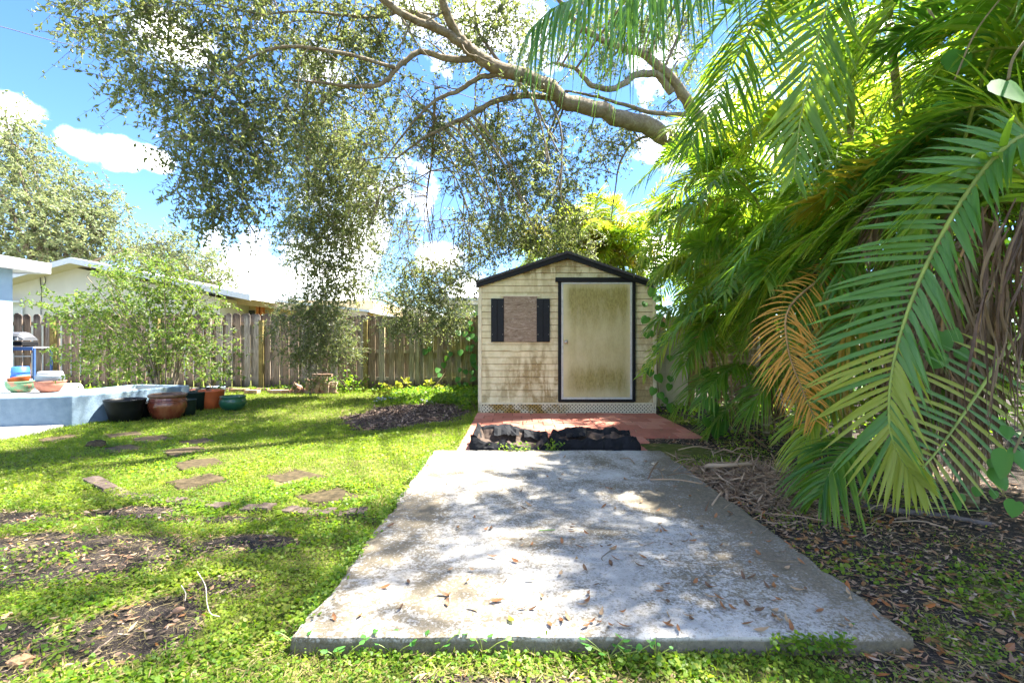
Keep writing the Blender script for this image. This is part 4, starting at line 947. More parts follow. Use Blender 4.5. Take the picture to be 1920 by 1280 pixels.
# ------------------------------------------------------------------ the big oak
g = np.random.default_rng(21)
oak = thing('oak_tree', 'large live oak arching over the yard from behind the palms', 'tree', (5.2, 10.6, 0))
def limb_pts(spec, n):
    P = np.array([at(px, py, d) for px, py, d, r in spec]); R = np.array([r for *_, r in spec])
    C = catmull(P, n); t = np.linspace(0, len(R) - 1, n); return C, np.interp(t, np.arange(len(R)), R)
limbs = {
 'main': [(1330, 318, 9.7, .25), (1275, 272, 9.3, .225), (1205, 236, 8.8, .19), (1130, 207, 8.3, .165), (1060, 188, 7.9, .15), (1010, 152, 7.4, .135), (940, 128, 7.0, .12), (892, 106, 6.8, .11), (866, 74, 6.6, .085), (842, 36, 6.4, .075), (815, -30, 6.2, .06), (770, -110, 6.0, .04)],
 'a': [(892, 106, 6.8, .08), (850, 70, 6.5, .075), (800, 48, 6.3, .06), (745, 22, 6.1, .055), (690, -25, 5.9, .05), (620, -80, 5.6, .04)],
 'b': [(1060, 188, 7.9, .06), (985, 180, 7.6, .06), (930, 190, 7.5, .052), (885, 213, 7.4, .045), (840, 236, 7.35, .036), (790, 262, 7.3, .026), (740, 300, 7.3, .015)],
 'c': [(885, 112, 6.8, .06), (835, 110, 6.7, .052), (785, 98, 6.6, .046), (745, 128, 6.5, .040), (715, 158, 6.5, .036), (660, 162, 6.4, .028), (600, 155, 6.2, .018), (540, 150, 6.0, .01)],
 'd': [(1380, 300, 9.8, .17), (1300, 205, 9.2, .14), (1255, 140, 8.9, .11), (1205, 102, 8.7, .09), (1150, 84, 8.5, .07), (1090, 50, 8.3, .055), (1040, -10, 8.0, .04)],
 'e': [(1290, 215, 9.2, .06), (1230, 212, 9.0, .05), (1175, 198, 8.8, .042), (1120, 182, 8.6, .032), (1060, 170, 8.4, .02)],
 'f': [(1262, 175, 9.0, .09), (1235, 142, 8.9, .085), (1195, 140, 8.7, .075), (1155, 166, 8.5, .065), (1110, 160, 8.3, .055), (1080, 130, 8.1, .04), (1040, 118, 7.9, .03)],
 'h': [(945, 140, 7.0, .05), (900, 146, 7.0, .045), (860, 170, 7.0, .04), (815, 190, 7.0, .03), (770, 235, 7.0, .02), (720, 300, 7.1, .012)],
 'i': [(850, 72, 6.5, .05), (800, 35, 6.6, .045), (760, 22, 6.7, .035), (700, 32, 6.6, .03), (640, 28, 6.3, .022), (560, 22, 6.0, .016), (480, 30, 5.8, .01)],
 'j': [(1290, 250, 9.2, .04), (1200, 260, 9.0, .028), (1165, 300, 9.0, .022), (1155, 345, 9.0, .016), (1145, 420, 9.0, .008)],
 'k': [(990, 175, 7.5, .04), (930, 108, 7.6, .035), (890, 40, 7.8, .028), (900, -20, 8, .02)],
 'l': [(700, 160, 6.5, .03), (640, 165, 7.2, .028), (600, 200, 8.2, .025), (590, 290, 9.2, .022), (600, 400, 10.0, .018), (600, 520, 10.4, .012), (610, 640, 10.6, .006)],
 'm': [(745, 128, 6.5, .03), (640, 100, 6.0, .028), (520, 90, 5.7, .022), (430, 140, 5.6, .016), (380, 240, 5.7, .01), (390, 350, 5.8, .005)],
 'n': [(815, 190, 7.0, .025), (810, 300, 8.2, .022), (800, 380, 9.2, .018), (812, 460, 9.8, .012), (825, 560, 10.2, .006)],
}
tb = MB()
base = [np.array((5.2, 10.6, -.05)), np.array((5.0, 10.6, 1.2)), np.array((4.7, 10.3, 2.8)), at(1330, 318, 9.7)]
C = catmull(base, 14); tb.tube(C, np.linspace(.36, .21, 14), 12)
limb_nodes = []
for k, s in limbs.items():
    n = 8 * len(s); C, R = limb_pts(s, n); R = R * .80
    wob = np.stack([fbm(np.arange(n) * .35 + 3 * ord(k[0]), np.full(n, q * 7.7), 3) - .5 for q in range(3)], 1) * (R[:, None] * 1.0)
    C = C + wob; tb.tube(C, R * (1 + .12 * (fbm(np.arange(n) * .9, np.full(n, ord(k[0]) * 1.1)) - .5)), 10)
    limb_nodes += [(C[i], R[i]) for i in range(2, n, 2)]
tb.build('trunk', M_bark, oak, smooth=True)
# leaf masses: (px, py, depth, rx, ry in photo pixels, twigs)
mass = [
 (910, 250, 8.4, 50, 50, 30), (880, 420, 9.4, 40, 40, 26), (1110, 250, 9.0, 40, 30, 22), (760, 420, 9.6, 35, 40, 20), (700, 100, 6.8, 60, 50, 30), (840, 60, 7.2, 60, 50, 30), (1000, 230, 8.6, 50, 40, 30), (1090, 470, 9.8, 40, 30, 26),
 (180, 40, 5.6, 60, 45, 40), (260, 70, 5.7, 80, 70, 80), (350, 50, 5.8, 90, 70, 90), (450, 70, 6.0, 90, 80, 100), (540, 60, 6.2, 80, 70, 80), (260, 150, 5.6, 60, 50, 46),
 (340, 170, 5.7, 80, 70, 90), (430, 180, 5.8, 80, 70, 100), (520, 190, 6.1, 80, 70, 95), (360, 270, 5.7, 70, 60, 76), (440, 280, 5.8, 70, 60, 80), (390, 350, 5.8, 60, 50, 62),
 (450, 370, 5.9, 60, 50, 60), (400, 415, 5.9, 35, 25, 16), (345, 330, 5.8, 28, 30, 12), (500, 300, 6.4, 60, 60, 55), (150, 15, 5.6, 40, 30, 18), (480, 445, 6.4, 14, 14, 5), (320, 0, 5.6, 90, 40, 60), (500, 0, 6, 90, 40, 60),
 (590, 150, 7.0, 60, 60, 60), (600, 250, 8.2, 70, 60, 90), (590, 330, 9.0, 75, 60, 120), (650, 300, 9.0, 70, 60, 110), (620, 400, 9.6, 80, 60, 150), (560, 420, 9.6, 40, 50, 60), (660, 430, 9.8, 60, 60, 110),
 (600, 480, 10.2, 70, 50, 140), (650, 520, 10.3, 50, 45, 80), (600, 560, 10.5, 60, 45, 120), (610, 620, 10.6, 60, 40, 110), (570, 660, 10.6, 40, 25, 46), (640, 660, 10.6, 38, 22, 34), (545, 585, 10.5, 35, 25, 30), (585, 705, 10.6, 25, 14, 14), (520, 610, 10.4, 30, 18, 20),
 (690, 360, 9.2, 45, 50, 50), (720, 240, 8.0, 55, 50, 46), (680, 180, 7.2, 60, 50, 40), (760, 180, 7.4, 50, 45, 28), (740, 330, 8.6, 40, 40, 30), (640, 90, 6.6, 70, 50, 46), (720, 60, 6.8, 60, 45, 34), (640, 20, 6.4, 80, 35, 44), (740, 10, 6.7, 50, 30, 24),
 (820, 20, 7.2, 50, 40, 28), (880, 30, 7.6, 50, 40, 40), (940, 50, 7.8, 50, 45, 50), (960, 0, 7.8, 60, 40, 50), (900, 80, 7.8, 40, 30, 24), (1000, 80, 8.2, 50, 40, 40),
 (800, 500, 10.0, 45, 30, 46), (770, 550, 10.4, 60, 40, 90), (830, 540, 10.3, 55, 40, 85), (860, 500, 10.0, 55, 35, 60), (800, 600, 10.7, 60, 28, 70), (850, 590, 10.6, 40, 25, 45), (740, 600, 10.6, 35, 25, 35), (900, 470, 9.8, 45, 30, 50), (760, 500, 10, 30, 25, 22),
 (930, 270, 8.4, 60, 50, 70), (960, 340, 8.8, 60, 50, 86), (1010, 300, 8.6, 55, 50, 60), (1040, 380, 9.2, 55, 45, 80), (980, 420, 9.4, 60, 40, 86), (1070, 330, 9.0, 45, 40, 40), (940, 440, 9.6, 50, 35, 60), (1020, 450, 9.6, 50, 25, 44), (1080, 420, 9.4, 35, 30, 26), (900, 340, 8.8, 30, 30, 20),
 (900, 220, 8.0, 45, 30, 26), (840, 280, 8.0, 35, 30, 18), (1150, 270, 9.2, 40, 30, 28), (1180, 250, 9.3, 40, 25, 26), (1130, 300, 9.2, 30, 20, 12), (1110, 80, 8.8, 60, 50, 56), (1180, 50, 9.0, 60, 50, 60), (1240, 70, 9.2, 50, 50, 44), (1280, 40, 9.4, 50, 50, 50), (1290, 110, 9.4, 40, 40, 34), (1150, 120, 8.8, 40, 30, 24), (1220, 10, 9.2, 60, 40, 50), (1100, 10, 8.8, 60, 40, 44),
 (1250, 200, 9.4, 40, 30, 14), (1040, 230, 8.4, 40, 30, 18), (800, 230, 7.4, 40, 30, 16), (700, 480, 10, 30, 40, 20), (470, 240, 5.8, 50, 60, 50), (560, 240, 6.8, 50, 50, 40),
]
for k in range(60):                                   # small stray sprays between the masses
    mass.append((rnd.uniform(560, 1060), rnd.uniform(40, 420), rnd.uniform(7, 9), 30, 24, rnd.randint(4, 10)))
# crown outside the frame, behind the palms; overhead masses added to shade slab and lawn
for (px, py, d, r, n) in ((200, -120, 5.4, 160, 90), (450, -140, 5.6, 170, 110), (750, -120, 6, 120, 30), (1520, -516, 3.75, 230, 90), (1174, -344, 4.4, 230, 90), (900, -420, 4.6, 240, 80), (600, -480, 4.8, 240, 80), (1250, -720, 3.2, 300, 80), (850, -760, 3.3, 300, 80), (1000, -280, 5.2, 160, 40), (1497, -331, 4.46, 260, 80), (1290, -420, 4.0, 200, 50), (1560, -300, 4.6, 160, 40), (1480, -150, 5.6, 130, 40), (1350, -60, 9, 160, 60), (1450, 100, 10.5, 120, 60)):
    mass.append((px, py, d, r, r * .5, n))
blobs = []; conn = MB()
for (px, py, d, rx, ry, n) in mass:
    c = at(px, py, d); s = d / F
    blobs.append((c, (rx * s * .85, min(.75, (rx + ry) * .5 * s), ry * s * .85), max(2, int(n * (2.6 if 520 < px < 760 and py > 240 else 1.25 if px < 560 else 1.7 if py < 250 else 2.1)))))
    dist = [np.linalg.norm(c - p) + max(0, c[2] - p[2]) * .3 for p, r in limb_nodes]; j = int(np.argmin(dist)); p, r = limb_nodes[j]
    mid = (p + c) / 2 + np.array((rnd.uniform(-.15, .15), rnd.uniform(-.15, .15), .12 * np.linalg.norm(c - p)))
    n_ = 9; Cc = catmull([p, mid, c, c + np.array((rnd.uniform(-.2, .2), rnd.uniform(-.1, .1), -.25))], n_)
    conn.tube(Cc, np.linspace(min(r * .7, .022), .005, n_), 5, cap=False)
    for q in range(2):
        e = c + np.array((rnd.uniform(-1, 1) * rx * s, rnd.uniform(-.3, .3), rnd.uniform(-1, .6) * ry * s)); conn.tube(catmull([Cc[4], (Cc[5] + e) / 2 + np.array((0, 0, .06)), e], 6), np.linspace(.011, .003, 6), 4, cap=False)
# bare hanging twigs in the gap left of the shed
for k in range(46):
    px, py = rnd.uniform(700, 900), rnd.uniform(300, 430); d = rnd.uniform(8, 9.6); a = at(px, py, d); ln = rnd.uniform(.5, 1.3)
    P = [a, a + np.array((rnd.uniform(-.15, .15), 0, -ln * .4)), a + np.array((rnd.uniform(-.35, .35), rnd.uniform(-.2, .2), -ln))]; C = catmull(P, 9)
    conn.tube(C, np.linspace(.008, .0025, 9), 4, cap=False)
    for q in range(3):
        b_ = C[rnd.randint(2, 7)]; conn.tube(catmull([b_, b_ + np.array((rnd.uniform(-.15, .15), 0, -.12)), b_ + np.array((rnd.uniform(-.3, .3), 0, -.35))], 5), np.linspace(.004, .0015, 5), 3, cap=False)
for k in range(60):                                   # fine bare twigs inside the crown
    p, r = limb_nodes[rnd.randrange(len(limb_nodes))]
    if r > .12: continue
    e = p + np.array((rnd.uniform(-.7, .5), rnd.uniform(-.3, .3), rnd.uniform(-.8, .5))); conn.tube(catmull([p, (p + e) / 2 + np.array((rnd.uniform(-.15, .15), 0, rnd.uniform(-.1, .15))), e], 7), np.linspace(min(r * .5, .014), .003, 7), 4, cap=False)
o = conn.build('branch', M_twig, oak, smooth=True); o['kind'] = 'stuff'
P, D, L, W, tw = sprays(blobs, g, .064, .027, 14, .36, .45)
V, Fq = rhomb(P, D, side_flat(D, g, .9), L, W, .10)
o = np_mesh('crown', V, Fq, M_oak, oak); o['kind'] = 'stuff'
V, Fq = twig_mesh(tw, .0032); o = np_mesh('twig', V, Fq, M_twig, oak); o['kind'] = 'stuff'
print('oak leaves', len(P))

# ------------------------------------------------------------------ oaks far behind
def far_tree(name, label, base, blobs_px, d, seed, dens):
    g = np.random.default_rng(seed); r = random.Random(seed)
    t = thing(name, label, 'tree', base, None); b = MB(); bl = []
    top = np.array((base[0], base[1], 3.0)); b.tube(catmull([np.array(base), top * .5 + np.array(base) * .5 + np.array((.2, 0, 0)), top], 8), np.linspace(.5, .35, 8), 9)
    for (px, py, rx, ry, n) in blobs_px:
        dd = d + r.uniform(-2, 2); c = at(px, py, dd); s = dd / F
        bl.append((c, (rx * s, (rx + ry) / 2 * s, ry * s), int(n * dens)))
        b.tube(catmull([top, (top + c) / 2 + np.array((0, 0, .8)), c], 9), np.linspace(.16, .03, 9), 6, cap=False)
        for q in range(5):
            e = c + np.array((r.uniform(-1, 1) * rx * s, r.uniform(-1, 1), r.uniform(-.9, .9) * ry * s)); b.tube(catmull([c, (c + e) / 2 + np.array((0, 0, .2)), e], 5), np.linspace(.03, .008, 5), 4, cap=False)
    b.build('trunk', M_twig, t, smooth=True)
    P, D, L, W, tw = sprays(bl, g, .17, .10, 16, .95, .35)
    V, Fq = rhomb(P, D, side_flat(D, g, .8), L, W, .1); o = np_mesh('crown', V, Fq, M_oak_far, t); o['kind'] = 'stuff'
    V, Fq = twig_mesh(tw, .010); o = np_mesh('twig', V, Fq, M_twig, t); o['kind'] = 'stuff'
far_tree('oak_tree', 'tall grey green oak behind the cream house at far left', (-25, 26, 0),
         [(-60, 260, 90, 70, 80), (20, 270, 60, 60, 80), (40, 330, 90, 70, 150), (110, 370, 70, 55, 100), (-40, 400, 120, 80, 150), (80, 420, 100, 60, 170), (160, 400, 45, 45, 60), (200, 385, 38, 40, 46), (190, 440, 45, 45, 70), (130, 470, 80, 45, 110), (20, 470, 100, 50, 130), (10, 222, 45, 28, 40), (230, 470, 25, 20, 16), (60, 290, 30, 22, 22)], 26, 31, 1.8)
far_tree('oak_tree', 'rounded pale oak behind the roof of the cream house', (-20.5, 31, 0),
         [(300, 455, 50, 25, 60), (340, 480, 60, 35, 90), (270, 490, 50, 35, 70), (390, 500, 45, 32, 66), (420, 525, 35, 22, 40), (330, 520, 80, 35, 80), (250, 530, 50, 30, 50), (360, 540, 70, 24, 50)], 31, 32, 1.5)
far_tree('oak_tree', 'small far tree seen behind the oak sprays above the tan house', (-8.5, 40, 0), [(700, 545, 40, 25, 36), (740, 560, 45, 25, 40), (670, 560, 30, 22, 26), (800, 565, 40, 16, 24)], 40, 33, 1.0)

# ------------------------------------------------------------------ palms
def leaflet_arrays(R, U, n, lmax, w0, g, t0=.10, droop=.35, fwd=(.35, 1.0), vee=.25, seg=5, sides=(1, -1), jit=.12, tipshort=.35, curl=0.0):
    """R rachis points (m,3), U up vectors (m,3); returns centre lines (k,seg+1,3), cross vectors and widths"""
    m = len(R); T = unit(np.gradient(R, axis=0)); Cs, Xs, Ws, ts = [], [], [], []
    for sg in sides:
        t = np.linspace(t0, .995, n) + g.normal(0, .002, n); t = np.clip(t, 0, 1); q = t * (m - 1)
        I = lambda A: np.stack([np.interp(q, np.arange(m), A[:, k]) for k in range(3)], 1)
        p, T_, U_ = I(R), unit(I(T)), unit(I(U)); S_ = unit(np.cross(T_, U_)) * sg; N_ = unit(np.cross(S_ * sg, T_))
        prof = np.where(t < .45, .55 + .45 * (t - t0) / (.45 - t0 + 1e-6), 1 - (1 - tipshort) * ((t - .45) / .55) ** 1.6); L = lmax * prof * (1 + g.normal(0, jit * .5, n))
        a = fwd[0] + (fwd[1] - fwd[0]) * t ** 1.5 + g.normal(0, jit, n); v = vee + g.normal(0, jit, n)
        D0 = unit(S_ * np.cos(a)[:, None] + T_ * np.sin(a)[:, None] + N_ * v[:, None]); s = np.linspace(0, 1, seg + 1)
        dr = droop * (1 + g.normal(0, .25, n)).clip(.1, 3)
        C = p[:, None] + D0[:, None] * (L[:, None] * s)[..., None] + np.array((0, 0, -1.0)) * (L * dr)[:, None, None] * (s ** 2)[None, :, None]
        dC = unit(np.gradient(C, axis=1)); n0 = unit(N_ + g.normal(0, .12, N_.shape)); X = unit(np.cross(dC, np.broadcast_to(n0[:, None], dC.shape)))
        if curl: 
            ang = curl * s[None, :] * g.normal(1, .3, n)[:, None]; B = np.cross(dC, X); X = X * np.cos(ang)[..., None] + B * np.sin(ang)[..., None]
        wp = np.interp(s, [0, .12, .4, .75, 1], [.45, .9, 1, .62, .04]); Ws.append(w0 * (.8 + .2 * prof)[:, None] * wp[None]); Cs.append(C); Xs.append(X); ts.append(t)
    return np.concatenate(Cs), np.concatenate(Xs), np.concatenate(Ws), np.concatenate(ts)
def strips(C, X, W, fold=.35):
    dC = unit(np.gradient(C, axis=1)); Nn = np.cross(X, dC); h = (W / 2)[..., None]
    V = np.stack([C - X * h + Nn * h * fold, C, C + X * h + Nn * h * fold], 2)          # k, seg+1, 3, 3
    k, s, _, _ = V.shape; b = (np.arange(k) * s * 3)[:, None] + (np.arange(s - 1) * 3)[None]; b = b.ravel()
    F_ = np.concatenate([np.stack([b, b + 1, b + 4, b + 3], 1), np.stack([b + 1, b + 2, b + 5, b + 4], 1)]); return V.reshape(-1, 3), F_
def set_along(o, k, s, extra=0):
    a = o.data.attributes.new('along', 'FLOAT', 'POINT'); v = np.concatenate([np.tile(np.repeat(np.linspace(0, 1, s), 3), k), np.zeros(extra)]).astype(np.float32); a.data.foreach_set('value', v); b_ = o.data.attributes.new('across', 'FLOAT', 'POINT'); b_.data.foreach_set('value', np.concatenate([np.tile(np.array([1., 0, 1.]), k * s), np.ones(extra)]).astype(np.float32)); return o
def rachis_tube(R, r0, r1, k=5):
    mb = MB(); mb.tube(R, np.linspace(r0, r1, len(R)), k, cap=False); return np.array(mb.v), np.array(mb.f)
def arc(p0, d0, length, droop, n=16, side=None):
    s = np.linspace(0, 1, n); d0 = unit(np.array(d0, float)); P = np.array(p0) + np.outer(s, d0) * length
    P[:, 2] -= droop * length * s ** 2.2; P -= 0
    if side is not None: P = P + np.outer(s ** 2, side) * length
    seg = np.linalg.norm(np.diff(P, axis=0), axis=1).sum(); return np.array(p0) + (P - np.array(p0)) * (length / seg)
def ups(R, roll=0.0):
    T = unit(np.gradient(R, axis=0)); z = np.array((0, 0, 1.0)); S = np.cross(T, z); bad = np.linalg.norm(S, axis=1) < .15; S[bad] = S[~bad][-1] if (~bad).any() else np.array((1., 0, 0)); S = unit(S)
    U = unit(np.cross(S, T)); return unit(U * math.cos(roll) + S * math.sin(roll))
def frond(parent, R, U, g, n=46, lmax=.5, w0=.022, mat=None, rmat=None, r0=.012, **k):
    C, X, W, t = leaflet_arrays(R, U, n, lmax, w0, g, **k)
    if 4.5 < R[0][1] < 9.6 and ((C[..., 0] < 1.88 * C[..., 1] / 7.2) & (C[..., 2] < 1.2 + .32 * C[..., 1])).mean() > .06: return None      # fronds keep clear of the shed front
    V, F_ = strips(C, X, W); V2, F2 = rachis_tube(R, r0, .003)
    o = np_mesh('frond', np.concatenate([V, V2]), np.concatenate([F_, F2 + len(V)]), [mat or M_palm, rmat or M_rachis], parent, False, np.concatenate([np.zeros(len(F_)), np.ones(len(F2))]).astype(int)); return set_along(o, C.shape[0], C.shape[1], len(V2))
def hero_frond(parent, R, U, g, n, lmax, w0, matf, r0=.016, label=None, rmat=None, name='frond', **k):
    """a near frond: rachis with every leaflet an object of its own"""
    V2, F2 = rachis_tube(R, r0, .004, 8); fr = np_mesh(name, V2, F2, rmat or M_rachis, parent, True)
    if label: fr['label'] = label
    sets = k.pop('sets', None) or [dict()]; arrs = [leaflet_arrays(R, U, n, lmax * q.pop('lm', 1), w0, g, **{**k, **q}) for q in [dict(s) for s in sets]]
    C, X, W, t = [np.concatenate([a_[j] for a_ in arrs]) for j in range(4)]
    for i in range(len(C)):
        V, F_ = strips(C[i:i + 1], X[i:i + 1], W[i:i + 1], .30); set_along(np_mesh('leaflet', V, F_, matf(t[i], g), fr, True), 1, C.shape[1])
    return fr

def palm_clump(label, x, y, canes, seed, nf=9, flen=2.0, lmax=.55, mats=None, spread=.35, bias=(-.35, -.2), group='areca palms along the right side', hmin=1.2, hmax=3.6):
    g = np.random.default_rng(seed); r = random.Random(seed); t = thing('palm', label, 'palm', (x, y, 0), group)
    for c in range(canes):
        bx, by = x + r.uniform(-spread, spread), y + r.uniform(-spread, spread); h = r.uniform(hmin, hmax); lx, ly = r.uniform(-.4, .3) * h * .35, r.uniform(-.3, .3) * h * .3
        top = np.array((bx + lx, by + ly, h)); mb = MB(); mb.tube(catmull([(bx, by, -.03), (bx + lx * .3, by + ly * .3, h * .5), top], 10), np.linspace(.045, .032, 10), 9)
        mb.build('trunk', M_cane, t, smooth=True)
        mb = MB(); mb.tube([top - np.array((0, 0, .02)), top + np.array((lx * .08, ly * .08, .30)), top + np.array((lx * .1, ly * .1, .5))], [.036, .040, .018], 9); mb.build('crownshaft', M_rachis, t, smooth=True)
        a0 = r.uniform(0, 6.28)
        for k in range(nf):
            a = a0 + k * 2.4 + r.uniform(-.3, .3); elv = r.uniform(.25, 1.25); d = np.array((math.cos(a) * math.cos(elv) + bias[0] * .6, math.sin(a) * math.cos(elv) + bias[1] * .6, math.sin(elv)))
            L = flen * r.uniform(.75, 1.15); R = arc(top + np.array((0, 0, .42)), d, L, r.uniform(.45, .95))
            mats_ = mats or [M_palm] * 8 + [M_palm_sun]
            frond(t, R, ups(R, r.uniform(-.5, .5)), g, 44, lmax * r.uniform(.85, 1.1), .034, r.choice(mats_), droop=r.uniform(.2, .55), vee=r.uniform(.15, .5))
    return t
near = palm_clump('areca palm nearest the camera at the right edge', 3.55, 3.3, 4, 41, 7, 2.1, .6, hmin=1.6, hmax=3.8, bias=(.3, .4))
p2 = palm_clump('areca palm behind the broad drooping frond', 3.5, 4.7, 5, 42, 8, 2.0, .55, hmin=1.0, hmax=4.2, bias=(-.1, .1))
p3 = palm_clump('areca palm with the orange dying frond', 3.6, 6.2, 5, 43, 8, 2.0, .5, hmin=.8, hmax=4.0)
p4 = palm_clump('areca palm leaning over the right corner of the shed', 3.7, 7.7, 5, 44, 8, 2.0, .5, hmin=1.2, hmax=3.6)
p5 = palm_clump('areca palm just behind the side gate panel', 3.9, 9.6, 4, 45, 8, 2.0, .5, hmin=1.5, hmax=3.4)
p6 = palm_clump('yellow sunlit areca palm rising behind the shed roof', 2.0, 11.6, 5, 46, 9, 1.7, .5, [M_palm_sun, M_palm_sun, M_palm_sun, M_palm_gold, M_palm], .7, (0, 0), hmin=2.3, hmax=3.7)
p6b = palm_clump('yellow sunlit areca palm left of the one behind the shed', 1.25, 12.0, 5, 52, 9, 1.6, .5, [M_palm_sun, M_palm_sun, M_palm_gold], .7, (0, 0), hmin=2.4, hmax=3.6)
p7 = palm_clump('tall areca palm in the second row behind the near palms', 5.2, 5.6, 3, 47, 7, 2.3, .55, [M_palm_sun, M_palm, M_palm_sun], .8, (-.2, 0), hmin=2.5, hmax=5.2)
p8 = palm_clump('tall areca palm in the second row behind the side gate', 5.4, 8.6, 3, 48, 7, 2.3, .55, [M_palm_sun, M_palm, M_palm_sun, M_palm_gold], .8, (-.2, 0), hmin=2.0, hmax=5.0)
p9 = palm_clump('areca palm at the very right beside the dry brown strands', 4.4, 3.4, 3, 49, 7, 2.2, .6, [M_palm, M_palm_sun], .5, (0, .2), hmin=2.2, hmax=4.6)

g = np.random.default_rng(77)
def px_rachis(pts, n=22): return catmull([at(*p) for p in pts], n)
def up_to(R, v): 
    T = unit(np.gradient(R, axis=0)); v = np.broadcast_to(np.array(v, float), R.shape); return unit(v - T * (v * T).sum(1, keepdims=True))
def mf_near(t, g): return M_palm_tip if t > .62 + g.normal(0, .12) else M_palm_near
def mf_yel(t, g): return M_palm_tip if g.random() < .7 else M_palm_near
def mf_palm(t, g): return M_palm if g.random() < .92 else M_palm_sun
def mf_near2(t, g): return M_palm_near
def mf_org(t, g): return M_palm_orange
# the broad frond drooping toward the camera
SIDE_L = 1
R = px_rachis([(2010, 235, 2.3), (1905, 262, 2.35), (1825, 345, 2.42), (1750, 470, 2.5), (1700, 590, 2.55), (1672, 700, 2.58), (1668, 800, 2.58), (1690, 860, 2.56), (1725, 905, 2.55)], 26)
hero_frond(near, R, up_to(R, (-.35, -.85, .45)), g, 66, .49, .027, mf_near, .014, 'broad drooping green frond with yellow tip leaflets', t0=.10, seg=7, jit=.06, tipshort=.30, sets=[dict(sides=(SIDE_L,), fwd=(.05, 1.2), droop=.13, vee=.0), dict(sides=(-SIDE_L,), lm=.62, fwd=(.75, 1.15), droop=.35, vee=.45, curl=1.2)])
# yellow green frond behind it, leaflets to the left
R = px_rachis([(1990, 560, 2.7), (1900, 640, 2.7), (1838, 730, 2.7), (1790, 800, 2.68), (1745, 860, 2.66), (1700, 905, 2.62)], 20)
hero_frond(near, R, up_to(R, (-.1, -.9, .2)), g, 22, .42, .024, mf_yel, .012, 'yellow green frond with level leaflets', t0=.25, droop=.12, fwd=(-.15, .5), vee=.0, seg=6, jit=.05)
# overhead fronds at the top middle
R = px_rachis([(1560, -170, 4.2), (1420, -130, 4.1), (1300, -80, 4.0), (1200, -42, 3.95), (1110, -12, 3.9), (1040, 15, 3.88), (995, 55, 3.87)], 24)
hero_frond(p2, R, up_to(R, (0, -.3, 1)), g, 74, .55, .034, mf_near2, .012, 'dark frond hanging from the top of the picture', t0=.08, droop=1.6, fwd=(.2, .7), vee=.1, seg=6, jit=.06)
R = px_rachis([(1620, -150, 4.6), (1520, -150, 4.6), (1400, -120, 4.5), (1300, -75, 4.45), (1210, -25, 4.4), (1165, 20, 4.4)], 22)
frond(p2, R, up_to(R, (0, -.2, 1)), g, 60, .55, .034, M_palm_near, droop=1.5, fwd=(.2, .7), vee=.1, seg=6)
R = px_rachis([(1640, -170, 3.4), (1580, -60, 3.4), (1545, 30, 3.4), (1520, 130, 3.42), (1500, 230, 3.44), (1488, 330, 3.45)], 20)
hero_frond(p2, R, up_to(R, (-.2, -1, -.1)), g, 34, .55, .030, mf_palm, .010, 'frond hanging point down with long leaflets in a vee', t0=.05, droop=.10, fwd=(.75, 1.05), vee=.0, seg=5, jit=.06)
# long dark frond edge at 1300-1380
R = px_rachis([(1520, -150, 4.6), (1450, -30, 4.5), (1395, 80, 4.4), (1340, 190, 4.3), (1295, 270, 4.25)], 20)
frond(p3, R, up_to(R, (-.6, -.6, .4)), g, 40, .62, .026, M_palm, droop=.6, fwd=(.6, .9), vee=.1)
# fronds arching over the shed corner
for pts, lm, dr in (([(1470, 420, 6.6), (1430, 330, 6.3), (1370, 290, 6.1), (1300, 290, 5.9), (1235, 330, 5.8), (1195, 400, 5.8)], .55, .75), ([(1500, 520, 6.4), (1440, 420, 6.2), (1370, 380, 6.0), (1300, 400, 5.8), (1240, 460, 5.7), (1215, 540, 5.7)], .55, .75),
                    ([(1500, 560, 6.0), (1470, 480, 5.7), (1420, 430, 5.5), (1350, 440, 5.4), (1290, 500, 5.3)], .5, .7), ([(1530, 300, 7.0), (1460, 210, 6.6), (1380, 190, 6.4), (1320, 230, 6.3), (1280, 300, 6.2)], .55, .6),
                    ([(1480, 640, 7.2), (1430, 570, 6.8), (1370, 540, 6.6), (1310, 560, 6.5), (1270, 610, 6.4)], .45, .6), ([(1460, 300, 7.6), (1420, 230, 7.3), (1350, 250, 7.1), (1260, 290, 7.0), (1190, 350, 7.0)], .5, .8)):
    R = px_rachis(pts); frond(p4, R, ups(R, rnd.uniform(-.2, .2)), g, 56, lm, .034, M_palm, droop=dr, vee=.3)
